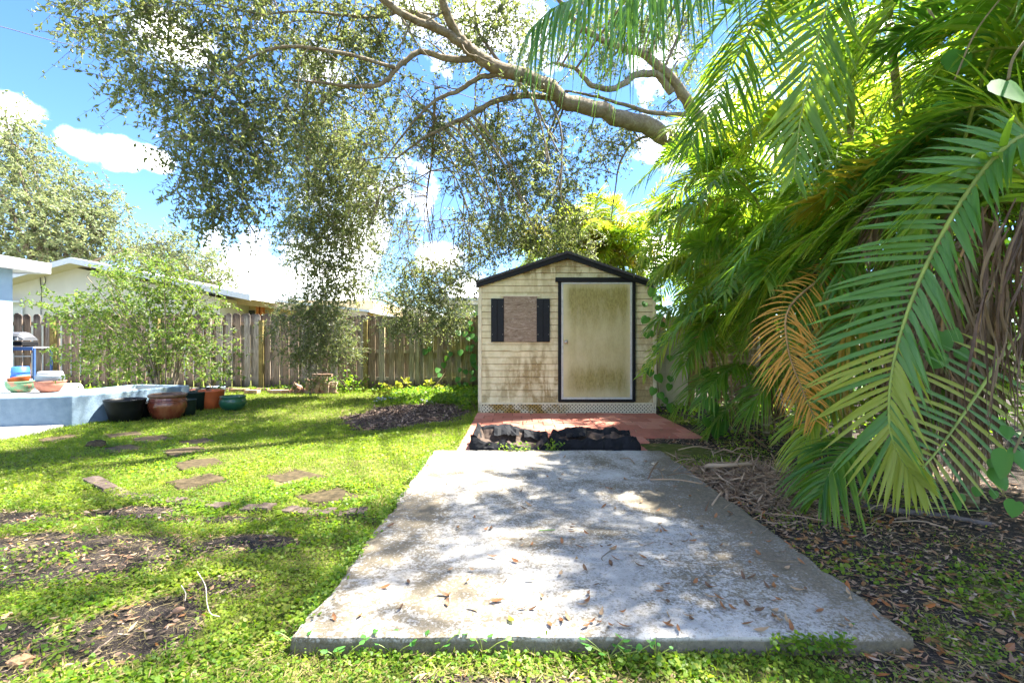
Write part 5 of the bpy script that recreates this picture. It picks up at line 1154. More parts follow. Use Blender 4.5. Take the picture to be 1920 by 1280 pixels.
for pts in ([(1600, 420, 5.2), (1560, 330, 5.0), (1520, 330, 4.9), (1490, 400, 4.85), (1478, 480, 4.8)], [(1640, 260, 5.4), (1590, 160, 5.2), (1540, 150, 5.1), (1505, 210, 5.0), (1490, 290, 5.0)], [(1600, 560, 5.0), (1540, 470, 4.8), (1480, 470, 4.7), (1430, 540, 4.6), (1400, 640, 4.6)],
            [(1700, 480, 4.6), (1640, 400, 4.3), (1580, 430, 4.2), (1530, 520, 4.1), (1500, 620, 4.1)], [(1750, 560, 4.2), (1690, 500, 3.9), (1630, 540, 3.8), (1580, 640, 3.7), (1550, 760, 3.7)], [(1620, 720, 4.8), (1570, 620, 4.6), (1500, 620, 4.5), (1440, 700, 4.4)],
            [(1560, 740, 5.4), (1500, 700, 5.2), (1440, 720, 5.0), (1400, 780, 5.0)], [(1660, 800, 4.2), (1600, 740, 4.0), (1540, 770, 3.9), (1500, 850, 3.8)], [(1680, 860, 3.7), (1620, 830, 3.5), (1570, 860, 3.4), (1540, 930, 3.35)], [(1410, 720, 7.4), (1360, 690, 7.2), (1310, 720, 7.0), (1270, 770, 7.0)], [(1430, 800, 6.4), (1390, 760, 6.2), (1350, 780, 6.1), (1320, 830, 6.1)]):
    R = px_rachis(pts); frond(p3, R, ups(R, rnd.uniform(-.3, .3)), g, 42, .46, .032, M_palm if rnd.random() < .8 else M_palm_sun, droop=rnd.uniform(.4, .7), vee=.3)
for k in range(26):
    Y_ = rnd.uniform(4.6, 6.9); p0 = np.array((rnd.uniform(2.5, 3.1), Y_, rnd.uniform(.6, 3.9))); el_ = rnd.uniform(.3, 1.25); a_ = rnd.uniform(-.9, .5)
    R = arc(p0, (-math.cos(el_) * math.cos(a_), math.cos(el_) * math.sin(a_), math.sin(el_)), rnd.uniform(1.1, 1.6), rnd.uniform(.5, .9))
    frond((p2, p3, p4)[0 if Y_ < 5.4 else 1 if Y_ < 7 else 2], R, ups(R, rnd.uniform(-.5, .5)), g, 40, .42, .034, M_palm_sun if k % 3 == 0 else M_palm, droop=rnd.uniform(.3, .7), vee=.3)
# the orange dying frond and its yellow neighbours
R = px_rachis([(1600, 470, 4.3), (1540, 520, 3.9), (1478, 580, 3.65), (1478, 655, 3.6), (1500, 720, 3.55), (1530, 790, 3.55)], 22)
hero_frond(p3, R, up_to(R, (-.3, -.9, .2)), g, 52, .30, .015, mf_org, .010, 'orange dying frond', M_rachis_dry, droop=.45, fwd=(.3, .8), vee=.05, seg=5, t0=.05)
for pts, m_ in (([(1880, 330, 3.6), (1780, 290, 3.7), (1680, 310, 3.8), (1580, 350, 3.9), (1500, 400, 4.0)], M_palm_gold), ([(1900, 250, 4.2), (1780, 260, 4.2), (1690, 280, 4.2), (1600, 320, 4.2)], M_palm_gold), ([(1870, 420, 3.4), (1760, 380, 3.4), (1660, 400, 3.5), (1580, 460, 3.6)], M_palm), ([(1960, 180, 3.2), (1850, 200, 3.3), (1740, 240, 3.4), (1650, 320, 3.5)], M_palm_near), ([(1980, 60, 3.6), (1860, 20, 3.6), (1740, 40, 3.7), (1640, 100, 3.8)], M_palm_near), ([(1700, 700, 4.0), (1650, 610, 3.9), (1600, 600, 3.8), (1560, 660, 3.8), (1540, 730, 3.8)], M_palm_gold)):
    R = px_rachis(pts); frond(p9, R, ups(R, rnd.uniform(-.3, .3)), g, 46, .58, .034, m_, droop=rnd.uniform(.15, .4), fwd=(.5, .9), vee=.1)
# upper right: close dark fronds against the light
for pts in ([(2000, 130, 2.9), (1900, 90, 3.0), (1790, 110, 3.1), (1700, 180, 3.2)], [(1990, 330, 2.6), (1930, 250, 2.6), (1860, 200, 2.7), (1760, 210, 2.8)], [(1760, -120, 3.6), (1700, -20, 3.6), (1640, 60, 3.7), (1590, 150, 3.8)], [(1980, 420, 2.5), (1920, 330, 2.5), (1850, 310, 2.5), (1770, 360, 2.6), (1720, 430, 2.7)]):
    R = px_rachis(pts); hero_frond(p9 if rnd.random() < .5 else near, R, ups(R, rnd.uniform(-.3, .3)), g, 26, .62, .032, mf_palm, .012, None, droop=.25, fwd=(.5, .95), vee=.1, seg=5, jit=.08)
# dead fronds hanging in the mass and lying at the foot
for pts in ([(1800, 250, 3.5), (1720, 310, 3.5), (1660, 380, 3.5), (1620, 470, 3.5)], [(1560, 430, 4.6), (1540, 500, 4.6), (1530, 600, 4.6)], [(1640, 560, 4.3), (1630, 650, 4.3), (1640, 740, 4.2)], [(1290, 520, 8.2), (1300, 580, 8.2), (1310, 650, 8.2)], [(1450, 600, 5.4), (1440, 680, 5.4), (1445, 770, 5.3)]):
    R = px_rachis(pts, 14); frond(p3, R, up_to(R, (0, -1, .1)), g, 24, .34, .016, M_palm_dead, M_rachis_dry, droop=.9, fwd=(.9, 1.2), vee=.0, curl=2.0)
for k in range(16):
    px, py = rnd.uniform(1720, 1960), rnd.uniform(380, 620); d = rnd.uniform(3.1, 3.9); R = px_rachis([(px + 60, py - 120, d + .2), (px, py, d), (px - rnd.uniform(0, 40), py + 130, d), (px - rnd.uniform(-20, 60), py + rnd.uniform(200, 300), d)], 14)
    frond(near, R, up_to(R, (0, -1, .1)), g, 26, .36, .020, M_palm_dead, M_rachis_dry, droop=.9, fwd=(.8, 1.2), vee=.0, curl=2.0)
for k in range(7):
    px, py = rnd.uniform(1740, 1930), rnd.uniform(430, 760); d = rnd.uniform(3.3, 4.0); R = px_rachis([(px + 130, py + 60, d + .2), (px + 60, py - 60, d), (px - 20, py - 70, d - .1), (px - 100, py + 30, d - .2)], 16)
    frond(near, R, ups(R, rnd.uniform(-.4, .4)), g, 34, .45, .032, M_palm, droop=rnd.uniform(.3, .6), vee=.2)
t = thing('dead_frond', 'dried palm frond leaning on the ground beside the patio', 'dead frond', (2.6, 5.7, 0))
R = px_rachis([(1370, 700, 6.6), (1375, 760, 6.3), (1395, 800, 6.0), (1430, 835, 5.7), (1460, 850, 5.5)], 16)
frond(t, R, up_to(R, (.2, -.6, .6)), g, 30, .28, .014, M_palm_dead, M_rachis_dry, droop=.8, fwd=(.8, 1.2), vee=0, curl=2.0)
R = px_rachis([(1440, 720, 6.0), (1460, 760, 5.8), (1480, 800, 5.5)], 12); frond(t, R, up_to(R, (.2, -.6, .6)), g, 26, .30, .016, M_palm_dead, M_rachis_dry, droop=.9, fwd=(.9, 1.2), vee=0, curl=2.5)
# thick hanging dry strands at the right edge
t = thing('dead_frond', 'twisted dry brown frond strands hanging at the right edge', 'dead frond', (2.3, 2.3, 0))
for k in range(26):
    x0 = rnd.uniform(1855, 1950); y0 = rnd.uniform(360, 430); d = rnd.uniform(2.15, 2.5); y1 = rnd.uniform(620, 860); C = []
    ph, am = rnd.uniform(0, 6), rnd.uniform(8, 24)
    for s in np.linspace(0, 1, 18): C.append(at(x0 + am * math.sin(ph + s * rnd.uniform(6.5, 7.5)) - 26 * math.sin(s * 3.0) * (1 if k % 2 else .2) - 15 * s, y0 + (y1 - y0) * s, d + .05 * math.cos(ph + s * 6)))
    C = catmull(np.array(C)[::2], 26)[None]; dC = unit(np.gradient(C, axis=1)); s = np.linspace(0, 1, 26)
    a = ph + s * rnd.uniform(3, 9); X = unit(np.cross(dC, np.broadcast_to(np.array((0, -1.0, .1)), dC.shape))); B = np.cross(dC, X); X = X * np.cos(a)[None, :, None] + B * np.sin(a)[None, :, None]
    V, F_ = strips(C, X, (rnd.uniform(.008, .017) * np.interp(s, [0, .1, .7, 1], [.7, 1, .8, .15]))[None], .9); np_mesh('strand', V, F_, M_deadvine if k % 4 else M_palm_dead, t, True)
# thick trunk seen between fronds top right
t = thing('old_palm', 'thick brown palm trunk showing between fronds at top right', 'palm trunk', (4.6, 5.6, 0))
MB().tube(catmull([(4.75, 5.7, -.05), (4.7, 5.7, 2.0), (4.75, 5.65, 3.6), (4.85, 5.6, 5.6)], 24), np.linspace(.16, .115, 24) * (1 + .06 * np.sin(np.arange(24) * 2.6)), 12).build('trunk', M_bark, t, smooth=True)

# broad leafy vine thicket that closes the background on the right
def heart(L, W):
    pts = [(0, .0), (.16, -.10), (.34, -.08), (.47, .08), (.50, .28), (.42, .52), (.25, .78), (0, 1.0)]
    V = [(x * W, y * L, -.10 * W * (x * 2) ** 2 * 1.5) for x, y in pts] + [(-x * W, y * L, -.10 * W * (x * 2) ** 2 * 1.5) for x, y in pts[1:-1]]
    mid = [(0, .28 * L, .02 * L), (0, .6 * L, .02 * L)]; n = len(V); V += mid
    right = [0, 1, 2, 3, 4, 5, 6, 7]; left = [0] + list(range(8, 14)) + [7]
    F_ = [(0, 1, 2, 3, 14), (14, 3, 4, 5, 15), (15, 5, 6, 7), (0, 14, 10, 9, 8), (14, 15, 12, 11, 10), (15, 7, 13, 12)]
    return V, F_
HV, HF = heart(1, .95); heart_me = MB().add(HV, HF).mesh('leaf', M_vine, True)
def heart_leaf(parent, p, size, facing, roll, mat=None):
    """p: stalk end; facing: normal direction; the tip hangs down"""
    n = unit(np.array(facing, float)); tip = np.array((math.sin(roll), 0, -math.cos(roll))); tip = unit(tip - n * (tip @ n)); x = np.cross(tip, n)
    M = Matrix(((x[0], tip[0], n[0]), (x[1], tip[1], n[1]), (x[2], tip[2], n[2]))).to_4x4()
    o = bpy.data.objects.new('leaf', heart_me); link(o, parent); o.matrix_basis = Matrix.Translation(Vector(p)) @ M @ Matrix.Diagonal((size, size, size, 1)); return o
def vine(label, stem, leaves, r=.005, group='heart leaved vines'):
    b0 = at(*stem[0]); t = thing('heart_leaf_vine', label, 'vine', tuple(b0), group)
    C = px_rachis(stem, 20); MB().tube(C, r, 5).build('stem', M_vine_stem, t, smooth=True)
    for (px, py, d, s) in leaves:
        heart_leaf(t, at(px, py, d), s, (rnd.uniform(-.5, .3), -1, rnd.uniform(.1, .8)), rnd.uniform(-.5, .5))
    return t
vine('vine with one big heart shaped leaf at the upper right edge', [(1935, 60, 1.75), (1900, 110, 1.75), (1890, 150, 1.75)], [(1888, 152, 1.75, .135)])
vine('vine with three heart shaped leaves behind the broad frond', [(1760, 480, 2.9), (1770, 560, 2.9), (1765, 700, 2.9)], [(1768, 622, 2.8, .12), (1762, 660, 2.85, .13), (1790, 618, 2.95, .10), (1735, 640, 3.0, .07), (1800, 655, 3.0, .09)])
vine('vine with bright leaves low at the right edge of the picture', [(1935, 780, 2.1), (1900, 850, 2.1), (1880, 930, 2.1)], [(1890, 850, 2.05, .12), (1870, 880, 2.1, .09), (1912, 845, 2.1, .10), (1862, 862, 2.15, .07), (1905, 940, 2.0, .07), (1890, 800, 2.2, .06)])
vine('vine climbing the right corner of the shed', [(1236, 760, 8.1), (1232, 660, 8.1), (1240, 560, 8.1), (1225, 470, 8.1)], [(1222 + rnd.uniform(-12, 40), 545 + k * 9 + rnd.uniform(-6, 6), 8.0 + rnd.uniform(-.1, .1), rnd.uniform(.10, .17)) for k in range(24)], .008)
vine('vine with bright leaves at the foot of the palms beside the dead frond', [(1350, 800, 6.4), (1345, 740, 6.4), (1335, 690, 6.4)], [(1335 + rnd.uniform(-22, 26), 690 + k * 5.5, 6.3 + rnd.uniform(-.15, .1), rnd.uniform(.09, .16)) for k in range(22)])
vine('low vine leaves at the edge of the litter below the palms', [(1600, 915, 4.0), (1590, 880, 4.0), (1580, 860, 4.0)], [(1575, 862, 3.95, .09), (1590, 880, 3.9, .10), (1610, 868, 3.95, .10), (1640, 862, 3.9, .11), (1600, 905, 3.9, .07), (1570, 880, 3.9, .07)])
vine('small vine leaves on the litter at the lower right', [(1835, 935, 2.85), (1800, 925, 2.85), (1770, 930, 2.8)], [(1800, 925, 2.8, .07), (1835, 915, 2.85, .06), (1865, 920, 2.8, .05), (1795, 940, 2.75, .05)])
vine('long leaf vine hanging among the fronds at top right', [(1890, -20, 2.6), (1830, 60, 2.6), (1790, 150, 2.6)], [(1800, 95, 2.9, .16), (1850, 60, 3.0, .12), (1770, 190, 2.9, .11), (1870, 20, 3, .11)])
vine('vine on the far fence by the left corner of the shed', [(885, 720, 11.5), (880, 650, 11.9), (892, 600, 11.9)], [(868 + rnd.uniform(-12, 26), 590 + k * 4.5 + rnd.uniform(-5, 5), 11.9 + rnd.uniform(-.1, .1), rnd.uniform(.10, .17)) for k in range(30)])
vine('young vine climbing the fence from the mulch bed', [(800, 740, 11.2), (830, 705, 11.8), (845, 675, 12.1)], [(822, 690, 11.9, .15), (832, 680, 12, .15), (838, 668, 12, .15), (845, 660, 12.1, .14), (826, 700, 11.8, .13), (798, 655, 12.1, .16), (806, 650, 12.1, .14)])
th_ = thing('vine_thicket', 'dense sunlit thicket of vine leaves behind the palms', 'thicket', (7.0, 7.0, 0)); gg = np.random.default_rng(5)
n = 9000; P = np.stack([6.6 + gg.random(n) * 1.6 + .5 * np.sin(np.arange(n)), 2.2 + gg.random(n) * 11.5, gg.random(n) ** .8 * 4.6], 1); D = rand_dirs(n, gg, .5); V, F_ = hexleaf(P, D, side_flat(D, gg, .9), .10 + .08 * gg.random(n), .08 + .05 * gg.random(n))
o = np_mesh('foliage', V, F_, M_vine, th_); o['kind'] = 'stuff'
mb = MB()
for k in range(40): 
    x, y = rnd.uniform(6.3, 7.6), rnd.uniform(2.3, 13.5); mb.tube(catmull([(x, y, 0), (x + rnd.uniform(-.4, .4), y + rnd.uniform(-.3, .3), 3), (x + rnd.uniform(-.6, .6), y + rnd.uniform(-.6, .6), 4.5)], 8), np.linspace(.03, .008, 8), 5, cap=False)
o = mb.build('stem', M_vine_stem, th_, smooth=True); o['kind'] = 'stuff'

# ------------------------------------------------------------------ shrub and small plants by the fence
g = np.random.default_rng(61)
sh = thing('shrub', 'tall airy yellow green shrub behind the planter', 'shrub', (-7.15, 9.9, 0)); mb = MB(); ends = []
b0 = np.array((-7.15, 9.9, 0))
for k in range(15):
    a = rnd.uniform(0, 6.28); e = b0 + np.array((math.cos(a) * rnd.uniform(.4, 1.7), math.sin(a) * rnd.uniform(.2, .8), rnd.uniform(1.5, 2.8))); C = catmull([b0 + np.array((math.cos(a) * .12, math.sin(a) * .12, 0)), b0 * .62 + e * .38 + np.array((0, 0, .3)), e], 10); mb.tube(C, np.linspace(.022, .006, 10), 5, cap=False); ends += [C[4], C[6], C[7], C[9]]
for k in range(90):
    p = ends[rnd.randrange(len(ends))]; e = p + np.array((rnd.uniform(-.6, .6), rnd.uniform(-.4, .4), rnd.uniform(-.35, .45))); mb.tube(catmull([p, (p + e) / 2 + np.array((0, 0, .08)), e], 5), np.linspace(.006, .002, 5), 4, cap=False); ends.append(e)
mb.build('stem', M_twig, sh, smooth=True)
px_b = [(150, 575, 60, 25, 40), (110, 580, 25, 14, 14), (200, 600, 70, 40, 60), (270, 530, 70, 40, 70), (230, 560, 50, 40, 46), (340, 550, 55, 40, 60), (300, 600, 70, 50, 80), (380, 580, 35, 35, 30), (210, 640, 60, 35, 50), (280, 660, 60, 40, 60), (350, 640, 50, 40, 44), (400, 650, 35, 30, 26), (230, 510, 35, 20, 18), (310, 500, 30, 15, 14), (180, 690, 40, 22, 26), (420, 690, 22, 22, 14), (160, 650, 45, 30, 24), (260, 700, 50, 20, 26)]
bl = [(at(px, py, 9.9 + rnd.uniform(-.4, .4)), (rx * .0109, .45, ry * .0109), int(n * 1.5)) for px, py, rx, ry, n in px_b]
P, D, L, W, tw = sprays(bl, g, .078, .036, 13, .34, .1); V, F_ = rhomb(P, D, side_flat(D, g, .8), L, W, .1); o = np_mesh('foliage', V, F_, M_shrub, sh); o['kind'] = 'stuff'
V, F_ = twig_mesh(tw, .003); o = np_mesh('twig', V, F_, M_twig, sh); o['kind'] = 'stuff'
def small_plant(name, label, px, py, r, h, n, mat, ll=.06, lw=.035, cat='plant', group=None, z=0, dz=0):
    x, y = on_ground(px, py, z); g = np.random.default_rng(px + py); t = thing(name, label, cat, (x, y, z), group); mb = MB(); bl = []
    for k in range(max(4, n // 8)):
        e = np.array((x + rnd.uniform(-r, r), y + rnd.uniform(-r, r) * .7, z + h * rnd.uniform(.5, 1))); mb.tube(catmull([(x, y, z), (x * .5 + e[0] * .5, y * .5 + e[1] * .5, z + h * .5), e], 6), np.linspace(.006, .002, 6), 4, cap=False); bl.append((e, (r * .35, r * .3, h * .22), max(2, n // 8)))
    mb.build('stem', M_vine_stem, t, smooth=True); P, D, L, W, tw = sprays(bl, g, ll, lw, 6, r * .5, .2); V, F_ = hexleaf(P, D, side_flat(D, g, .7), L, W); o = np_mesh('foliage', V, F_, mat, t); o['kind'] = 'stuff'; return t
small_plant('potted_plant', 'leafy green plant growing in the grey green pot', 396, 730, .28, .42, 60, M_shrub, z=.2)
small_plant('potted_plant', 'bushy plant low between the shrub and the fence', 340, 722, .5, .35, 60, M_shrub, .05, .03)
small_plant('low_bush', 'low green bush between the planter and the fence', 235, 716, .8, .3, 90, M_shrub, .06, .03, 'bush')
small_plant('low_bush', 'weedy bush at the fence foot right of the brick stack', 660, 738, .45, .4, 50, M_clover, .07, .045, 'bush')
small_plant('low_bush', 'green weeds at the left foot of the shed', 892, 768, .25, .35, 40, M_clover, .07, .04, 'bush')
for (px, py, lab) in ((703, 750, 'yellow plant at the left end of the mulch bed'), (745, 738, 'bright yellow plant behind the middle of the mulch bed'), (815, 738, 'yellow leafed plant at the right behind the mulch bed')): small_plant('yellow_plant', lab, px, py, .28, .26, 26, M_yellowplant, .11, .05, 'plant', 'yellow leafed plants by the mulch bed')
for (px, py, lab) in ((715, 757, 'silvery seedling in the left half of the mulch bed'), (735, 753, 'silvery seedling second from the left in the mulch bed'), (800, 757, 'silvery seedling in the right half of the mulch bed')): small_plant('silver_plant', lab, px, py, .12, .09, 14, M_pot_lid, .05, .03, 'plant', 'silvery seedlings in the mulch bed')

# mulch bed
def build_mulch():
    nx, ny = 70, 60; xs = np.linspace(-3.1, -.75, nx); ys = np.linspace(6.8, 9.9, ny); X, Y = np.meshgrid(xs, ys)
    a = (X + 1.85 - (Y - 8.2) * .10) / 1.0; b = (Y - 8.2) / 1.35; q = np.sqrt(a ** 2 + b ** 2) + (fbm(X * 2, Y * 2) - .5) * .5
    Z = gz(X, Y) + np.clip(1.05 - q, -.05, 1) * .07 + (fbm(X * 9, Y * 9) - .5) * .05 * (q < 1.1); Z = np.where(q > 1.1, -.06, Z); i = (np.arange(ny - 1)[:, None] * nx + np.arange(nx - 1)[None]).ravel()
    o = np_mesh('mulch_bed', np.stack([X, Y, Z], -1).reshape(-1, 3), np.stack([i, i + 1, i + nx + 1, i + nx], 1), M_mulchbase, None, True); tag(o, 'dark mulch bed in the lawn', None, None, 'structure')
    g = np.random.default_rng(8); n = 9000; x = g.uniform(-3.0, -.8, n); y = g.uniform(6.85, 9.8, n); qq = np.sqrt(((x + 1.85 - (y - 8.2) * .10) / 1.0) ** 2 + ((y - 8.2) / 1.35) ** 2) + (fbm(x * 2, y * 2) - .5) * .9; k = (qq < 1.04) & (g.random(len(x)) < 1.3 - qq); x, y, qq = x[k], y[k], qq[k]
    z = gz(x, y) + (1.05 - qq) * .07 + (fbm(x * 9, y * 9) - .5) * .05 + .008; D = rand_dirs(len(x), g, 0, .35); V, F_ = rhomb(np.stack([x, y, z], 1), D, side_flat(D, g, .5), .03 + .06 * g.random(len(x)), .012 + .02 * g.random(len(x)))
    o = np_mesh('mulch_chips', V, F_, M_mulch); tag(o, 'loose dark mulch chips on the bed', None, None, 'stuff')
build_mulch()

# ------------------------------------------------------------------ litter pile, roots, twigs
def litter_pile():
    g = np.random.default_rng(12); n = 5200; cx, cy = 2.05, 4.05; a = g.normal(0, 1, (n, 2)); x = cx + a[:, 0] * .33; y = cy + a[:, 1] * .36; r = np.sqrt(((x - cx) / .7) ** 2 + ((y - cy) / .75) ** 2); h = .17 * np.clip(1 - r, 0, 1); z = gz(x, y) + h * g.random(n) ** .5 + .006
    D = rand_dirs(n, g, 0, .35); V, F_ = rhomb(np.stack([x, y, z], 1), D, side_flat(D, g, .9), .05 + .16 * g.random(n) ** 2, .006 + .012 * g.random(n), .05)
    o = np_mesh('debris_pile', V, F_, M_straw); tag(o, 'heap of dry palm debris and straw beside the slab', None, None, 'stuff')
    mb = MB()
    for k in range(60):
        px, py = cx + rnd.gauss(0, .5), cy + rnd.gauss(0, .5); a = rnd.uniform(0, 3.14); l = rnd.uniform(.15, .45); z = float(gz(px, py)) + rnd.uniform(.02, .14); P = [(px - math.cos(a) * l / 2, py - math.sin(a) * l / 2, z), (px + rnd.uniform(-.03, .03), py, z + .03), (px + math.cos(a) * l / 2, py + math.sin(a) * l / 2, z + rnd.uniform(-.03, .05))]; mb.tube(catmull(P, 6), rnd.uniform(.003, .007), 5)
    o = mb.build('debris_twigs', M_straw, smooth=True); tag(o, 'dry twigs scattered through the debris heap', None, None, 'stuff')
litter_pile()
o = MB().tube(catmull([(1.72, 4.35, .09), (1.68, 4.22, .14), (1.80, 4.12, .17), (1.98, 4.16, .17), (2.08, 4.22, .15)], 14), np.linspace(.022, .014, 14), 7).build('curved_stick', M_straw, smooth=True); tag(o, 'curved brown palm stick lying on the debris heap', 'stick')
def ground_tube(px_pts, r0, r1, name, label, cat, mat, lift=.0, n=18):
    P = [on_ground(*p) for p in px_pts]; P = [(x, y, float(gz(x, y)) + lift) for x, y in P]; C = catmull(P, n); o = MB().tube(C, np.linspace(r0, r1, n), 7).build(name, mat, smooth=True); return tag(o, label, cat)
ground_tube([(1450, 908), (1520, 925), (1600, 945), (1680, 958), (1760, 968), (1860, 985)], .035, .02, 'tree_root', 'grey surface root running right from the debris heap', 'root', M_root, .005)
ground_tube([(1690, 950), (1740, 955), (1800, 958), (1850, 962)], .006, .003, 'fallen_stalk', 'thin yellow green stem lying on the soil under the frond', 'stalk', M_rachis, .01)
ground_tube([(370, 1085), (385, 1110), (388, 1140), (395, 1160), (412, 1167)], .0022, .0018, 'pale_twig', 'pale curved twig lying on the ground cover', 'twig', plain('pale_stalk', (.55, .48, .38), .8), .035)
ground_tube([(340, 1110), (348, 1125), (347, 1140)], .0022, .0016, 'pale_twig', 'short pale stalk beside the brown seed pod', 'twig', plain('pale_stalk_dry', (.55, .48, .38), .8), .035)
x, y = on_ground(335, 1145, .03); tpod = MB().lathe([(.001, -.03), (.010, -.022), (.014, -.005), (.012, .012), (.004, .026), (.001, .028)], (0, 0, 0), 12).build('seed_pod', plain('brown_pod', (.30, .17, .10), .6, .3, .3, 40), smooth=True); tpod.data.transform(Matrix.Translation((x, y, .035)) @ Matrix.Rotation(1.3, 4, 'Y')); tag(tpod, 'brown seed pod lying on the ground cover', 'seed pod')
for pts in ([(1130, 1050), (1128, 1045), (1140, 1035), (1148, 1030)], [(1410, 1040), (1440, 1050), (1490, 1052)], [(1420, 1005), (1440, 990)], [(930, 1115), (942, 1095), (950, 1085)]):
    P = [on_ground(px, py, .075) for px, py in pts]; o = MB().tube(catmull([(x, y, .076) for x, y in P], 8), .0025, 5).build('fallen_twig', M_twig, smooth=True); tag(o, 'small dark twig lying on the concrete slab', 'twig', 'twigs on the slab')
x, y = on_ground(1025, 994, .075)
o = MB().bar((x - .05, y, .076), (x + .05, y + .005, .078), .010, .002).build('grass_clipping', M_palm_near); tag(o, 'green blade lying in the middle of the slab', 'leaf')

# fallen leaves on the slab and patio: one object each
def leaf_me(mat, L, W, c):
    n = 6; V = []; s = np.linspace(0, 1, n); w = np.sin(np.pi * s ** .8) * W / 2
    for i in range(n): 
        z = c * (4 * (s[i] - .5) ** 2) * L
        V += [(s[i] * L - L / 2, -w[i], z + .35 * w[i]), (s[i] * L - L / 2, 0, z), (s[i] * L - L / 2, w[i], z + .35 * w[i])]
    F_ = [(3 * i + j, 3 * i + j + 1, 3 * i + 4 + j, 3 * i + 3 + j) for i in range(n - 1) for j in (0, 1)]; return MB().add(V, F_).mesh('fallen_leaf', mat, True)
lm = [leaf_me(m, L, W, c) for m in (M_fallen, M_fallen_tan, M_fallen_dark, M_fallen) for (L, W, c) in ((.05, .020, .12), (.06, .018, .2), (.04, .018, .3))]
g = np.random.default_rng(19)
def drop_leaf(x, y, z, label, group, me=None, sc=1.0):
    o = bpy.data.objects.new('fallen_leaf', me or lm[g.integers(len(lm))]); COL.objects.link(o); o.location = (x, y, z); o.rotation_euler = (g.normal(0, .25), g.normal(0, .25), g.uniform(0, 6.28)); s = sc * g.uniform(.75, 1.15); o.scale = (s, s, s); tag(o, label, 'leaf', group); return o
cnt = 0
while cnt < 170:
    px, py = g.uniform(600, 1680), g.uniform(850, 1190); x, y = on_ground(px, py, .075)
    dens = .25 + .75 * np.clip((px - 850) / 300, 0, 1)
    if y < 1.9 or y > 5.1 or x < -.8 or x > 1.52 or g.random() > dens: continue
    q = int(g.integers(len(lm))); w_ = ('orange brown', 'orange brown', 'orange brown', 'pale tan', 'pale tan', 'pale tan', 'dark brown', 'dark brown', 'dark brown', 'orange brown', 'orange brown', 'orange brown')[q]
    s_ = ('slim ' if q % 3 == 1 else 'curled ' if q % 3 == 2 else 'flat ') + w_ + ' oak leaf on the ' + ('front' if y < 2.7 else 'middle' if y < 3.8 else 'back') + (' left' if x < .1 else ' right') + ' part of the slab'
    drop_leaf(x, y, .078, s_, 'fallen leaves on the slab', lm[q]); cnt += 1
o = drop_leaf(*on_ground(932, 1127, .075), .078, 'largest orange leaf on the front half of the slab', None, lm[0], 1.5); o.rotation_euler = (0, 0, .3); o.scale = (1.35,) * 3
o = drop_leaf(*on_ground(958, 1163, .075), .078, 'yellow leaf near the front edge of the slab', None, leaf_me(M_yellowplant, .045, .022, .2)); o.rotation_euler = (0, 0, 2.0)
for k in range(60):
    x, y = g.uniform(-.5, 2.3), g.uniform(6.2, 8.25); 
    drop_leaf(x, y, .028, 'dry leaf lying on the red pavers', 'fallen leaves on the pavers', None, .9)
# litter on the soil
def scatter_litter():
    g = np.random.default_rng(23); n = 11000; x = np.concatenate([g.uniform(1.2, 4.2, n), g.uniform(-4.2, -1.0, 2600), g.uniform(-1.2, 1.6, 700)]); y = np.concatenate([1.35 + g.random(n) ** 1.4 * 5.6, g.uniform(1.6, 3.7, 2600), g.uniform(1.4, 1.86, 700)])
    k = (bare_at(x, y) > .3) & ~((x < 1.57) & (x > -.9) & (y > 1.87) & (y < 5.2)); x, y = x[k], y[k]; m = len(x)
    D = rand_dirs(m, g, 0, .18); V, F_ = rhomb(np.stack([x, y, gz(x, y) + .006 + .012 * g.random(m)], 1), D, side_flat(D, g, .35), .018 + .05 * g.random(m) ** 1.5, .007 + .014 * g.random(m) ** 1.3, .08)
    o = np_mesh('leaf_litter', V, F_, M_litter); tag(o, 'dry leaf litter over the bare soil', None, None, 'stuff')
    n = 700; x = g.uniform(1.3, 4, n); y = 1.5 + g.random(n) * 5; D = rand_dirs(n, g, 0, .1); P0 = np.stack([x, y, gz(x, y) + .008], 1); V, F_ = twig_mesh(np.stack([P0, P0 + D * .06 + g.normal(0, .01, (n, 3)) * [1, 1, .3], P0 + D * .13], 1), .0025)
    o = np_mesh('twig_litter', V, F_, M_twig); tag(o, 'fine twigs over the bare soil', None, None, 'stuff')
    # chunky orange litter under the front edge
    n = 420; x = g.uniform(1.25, 2.6, n); y = g.uniform(1.45, 4.6, n); D = rand_dirs(n, g, 0, .2); V, F_ = hexleaf(np.stack([x, y, gz(x, y) + .012], 1), D, side_flat(D, g, .3), .04 + .03 * g.random(n), .018 + .01 * g.random(n)); o = np_mesh('leaf_litter', V, F_, M_fallen); tag(o, 'orange brown oak leaves over the soil right of the slab', None, None, 'stuff')
scatter_litter()

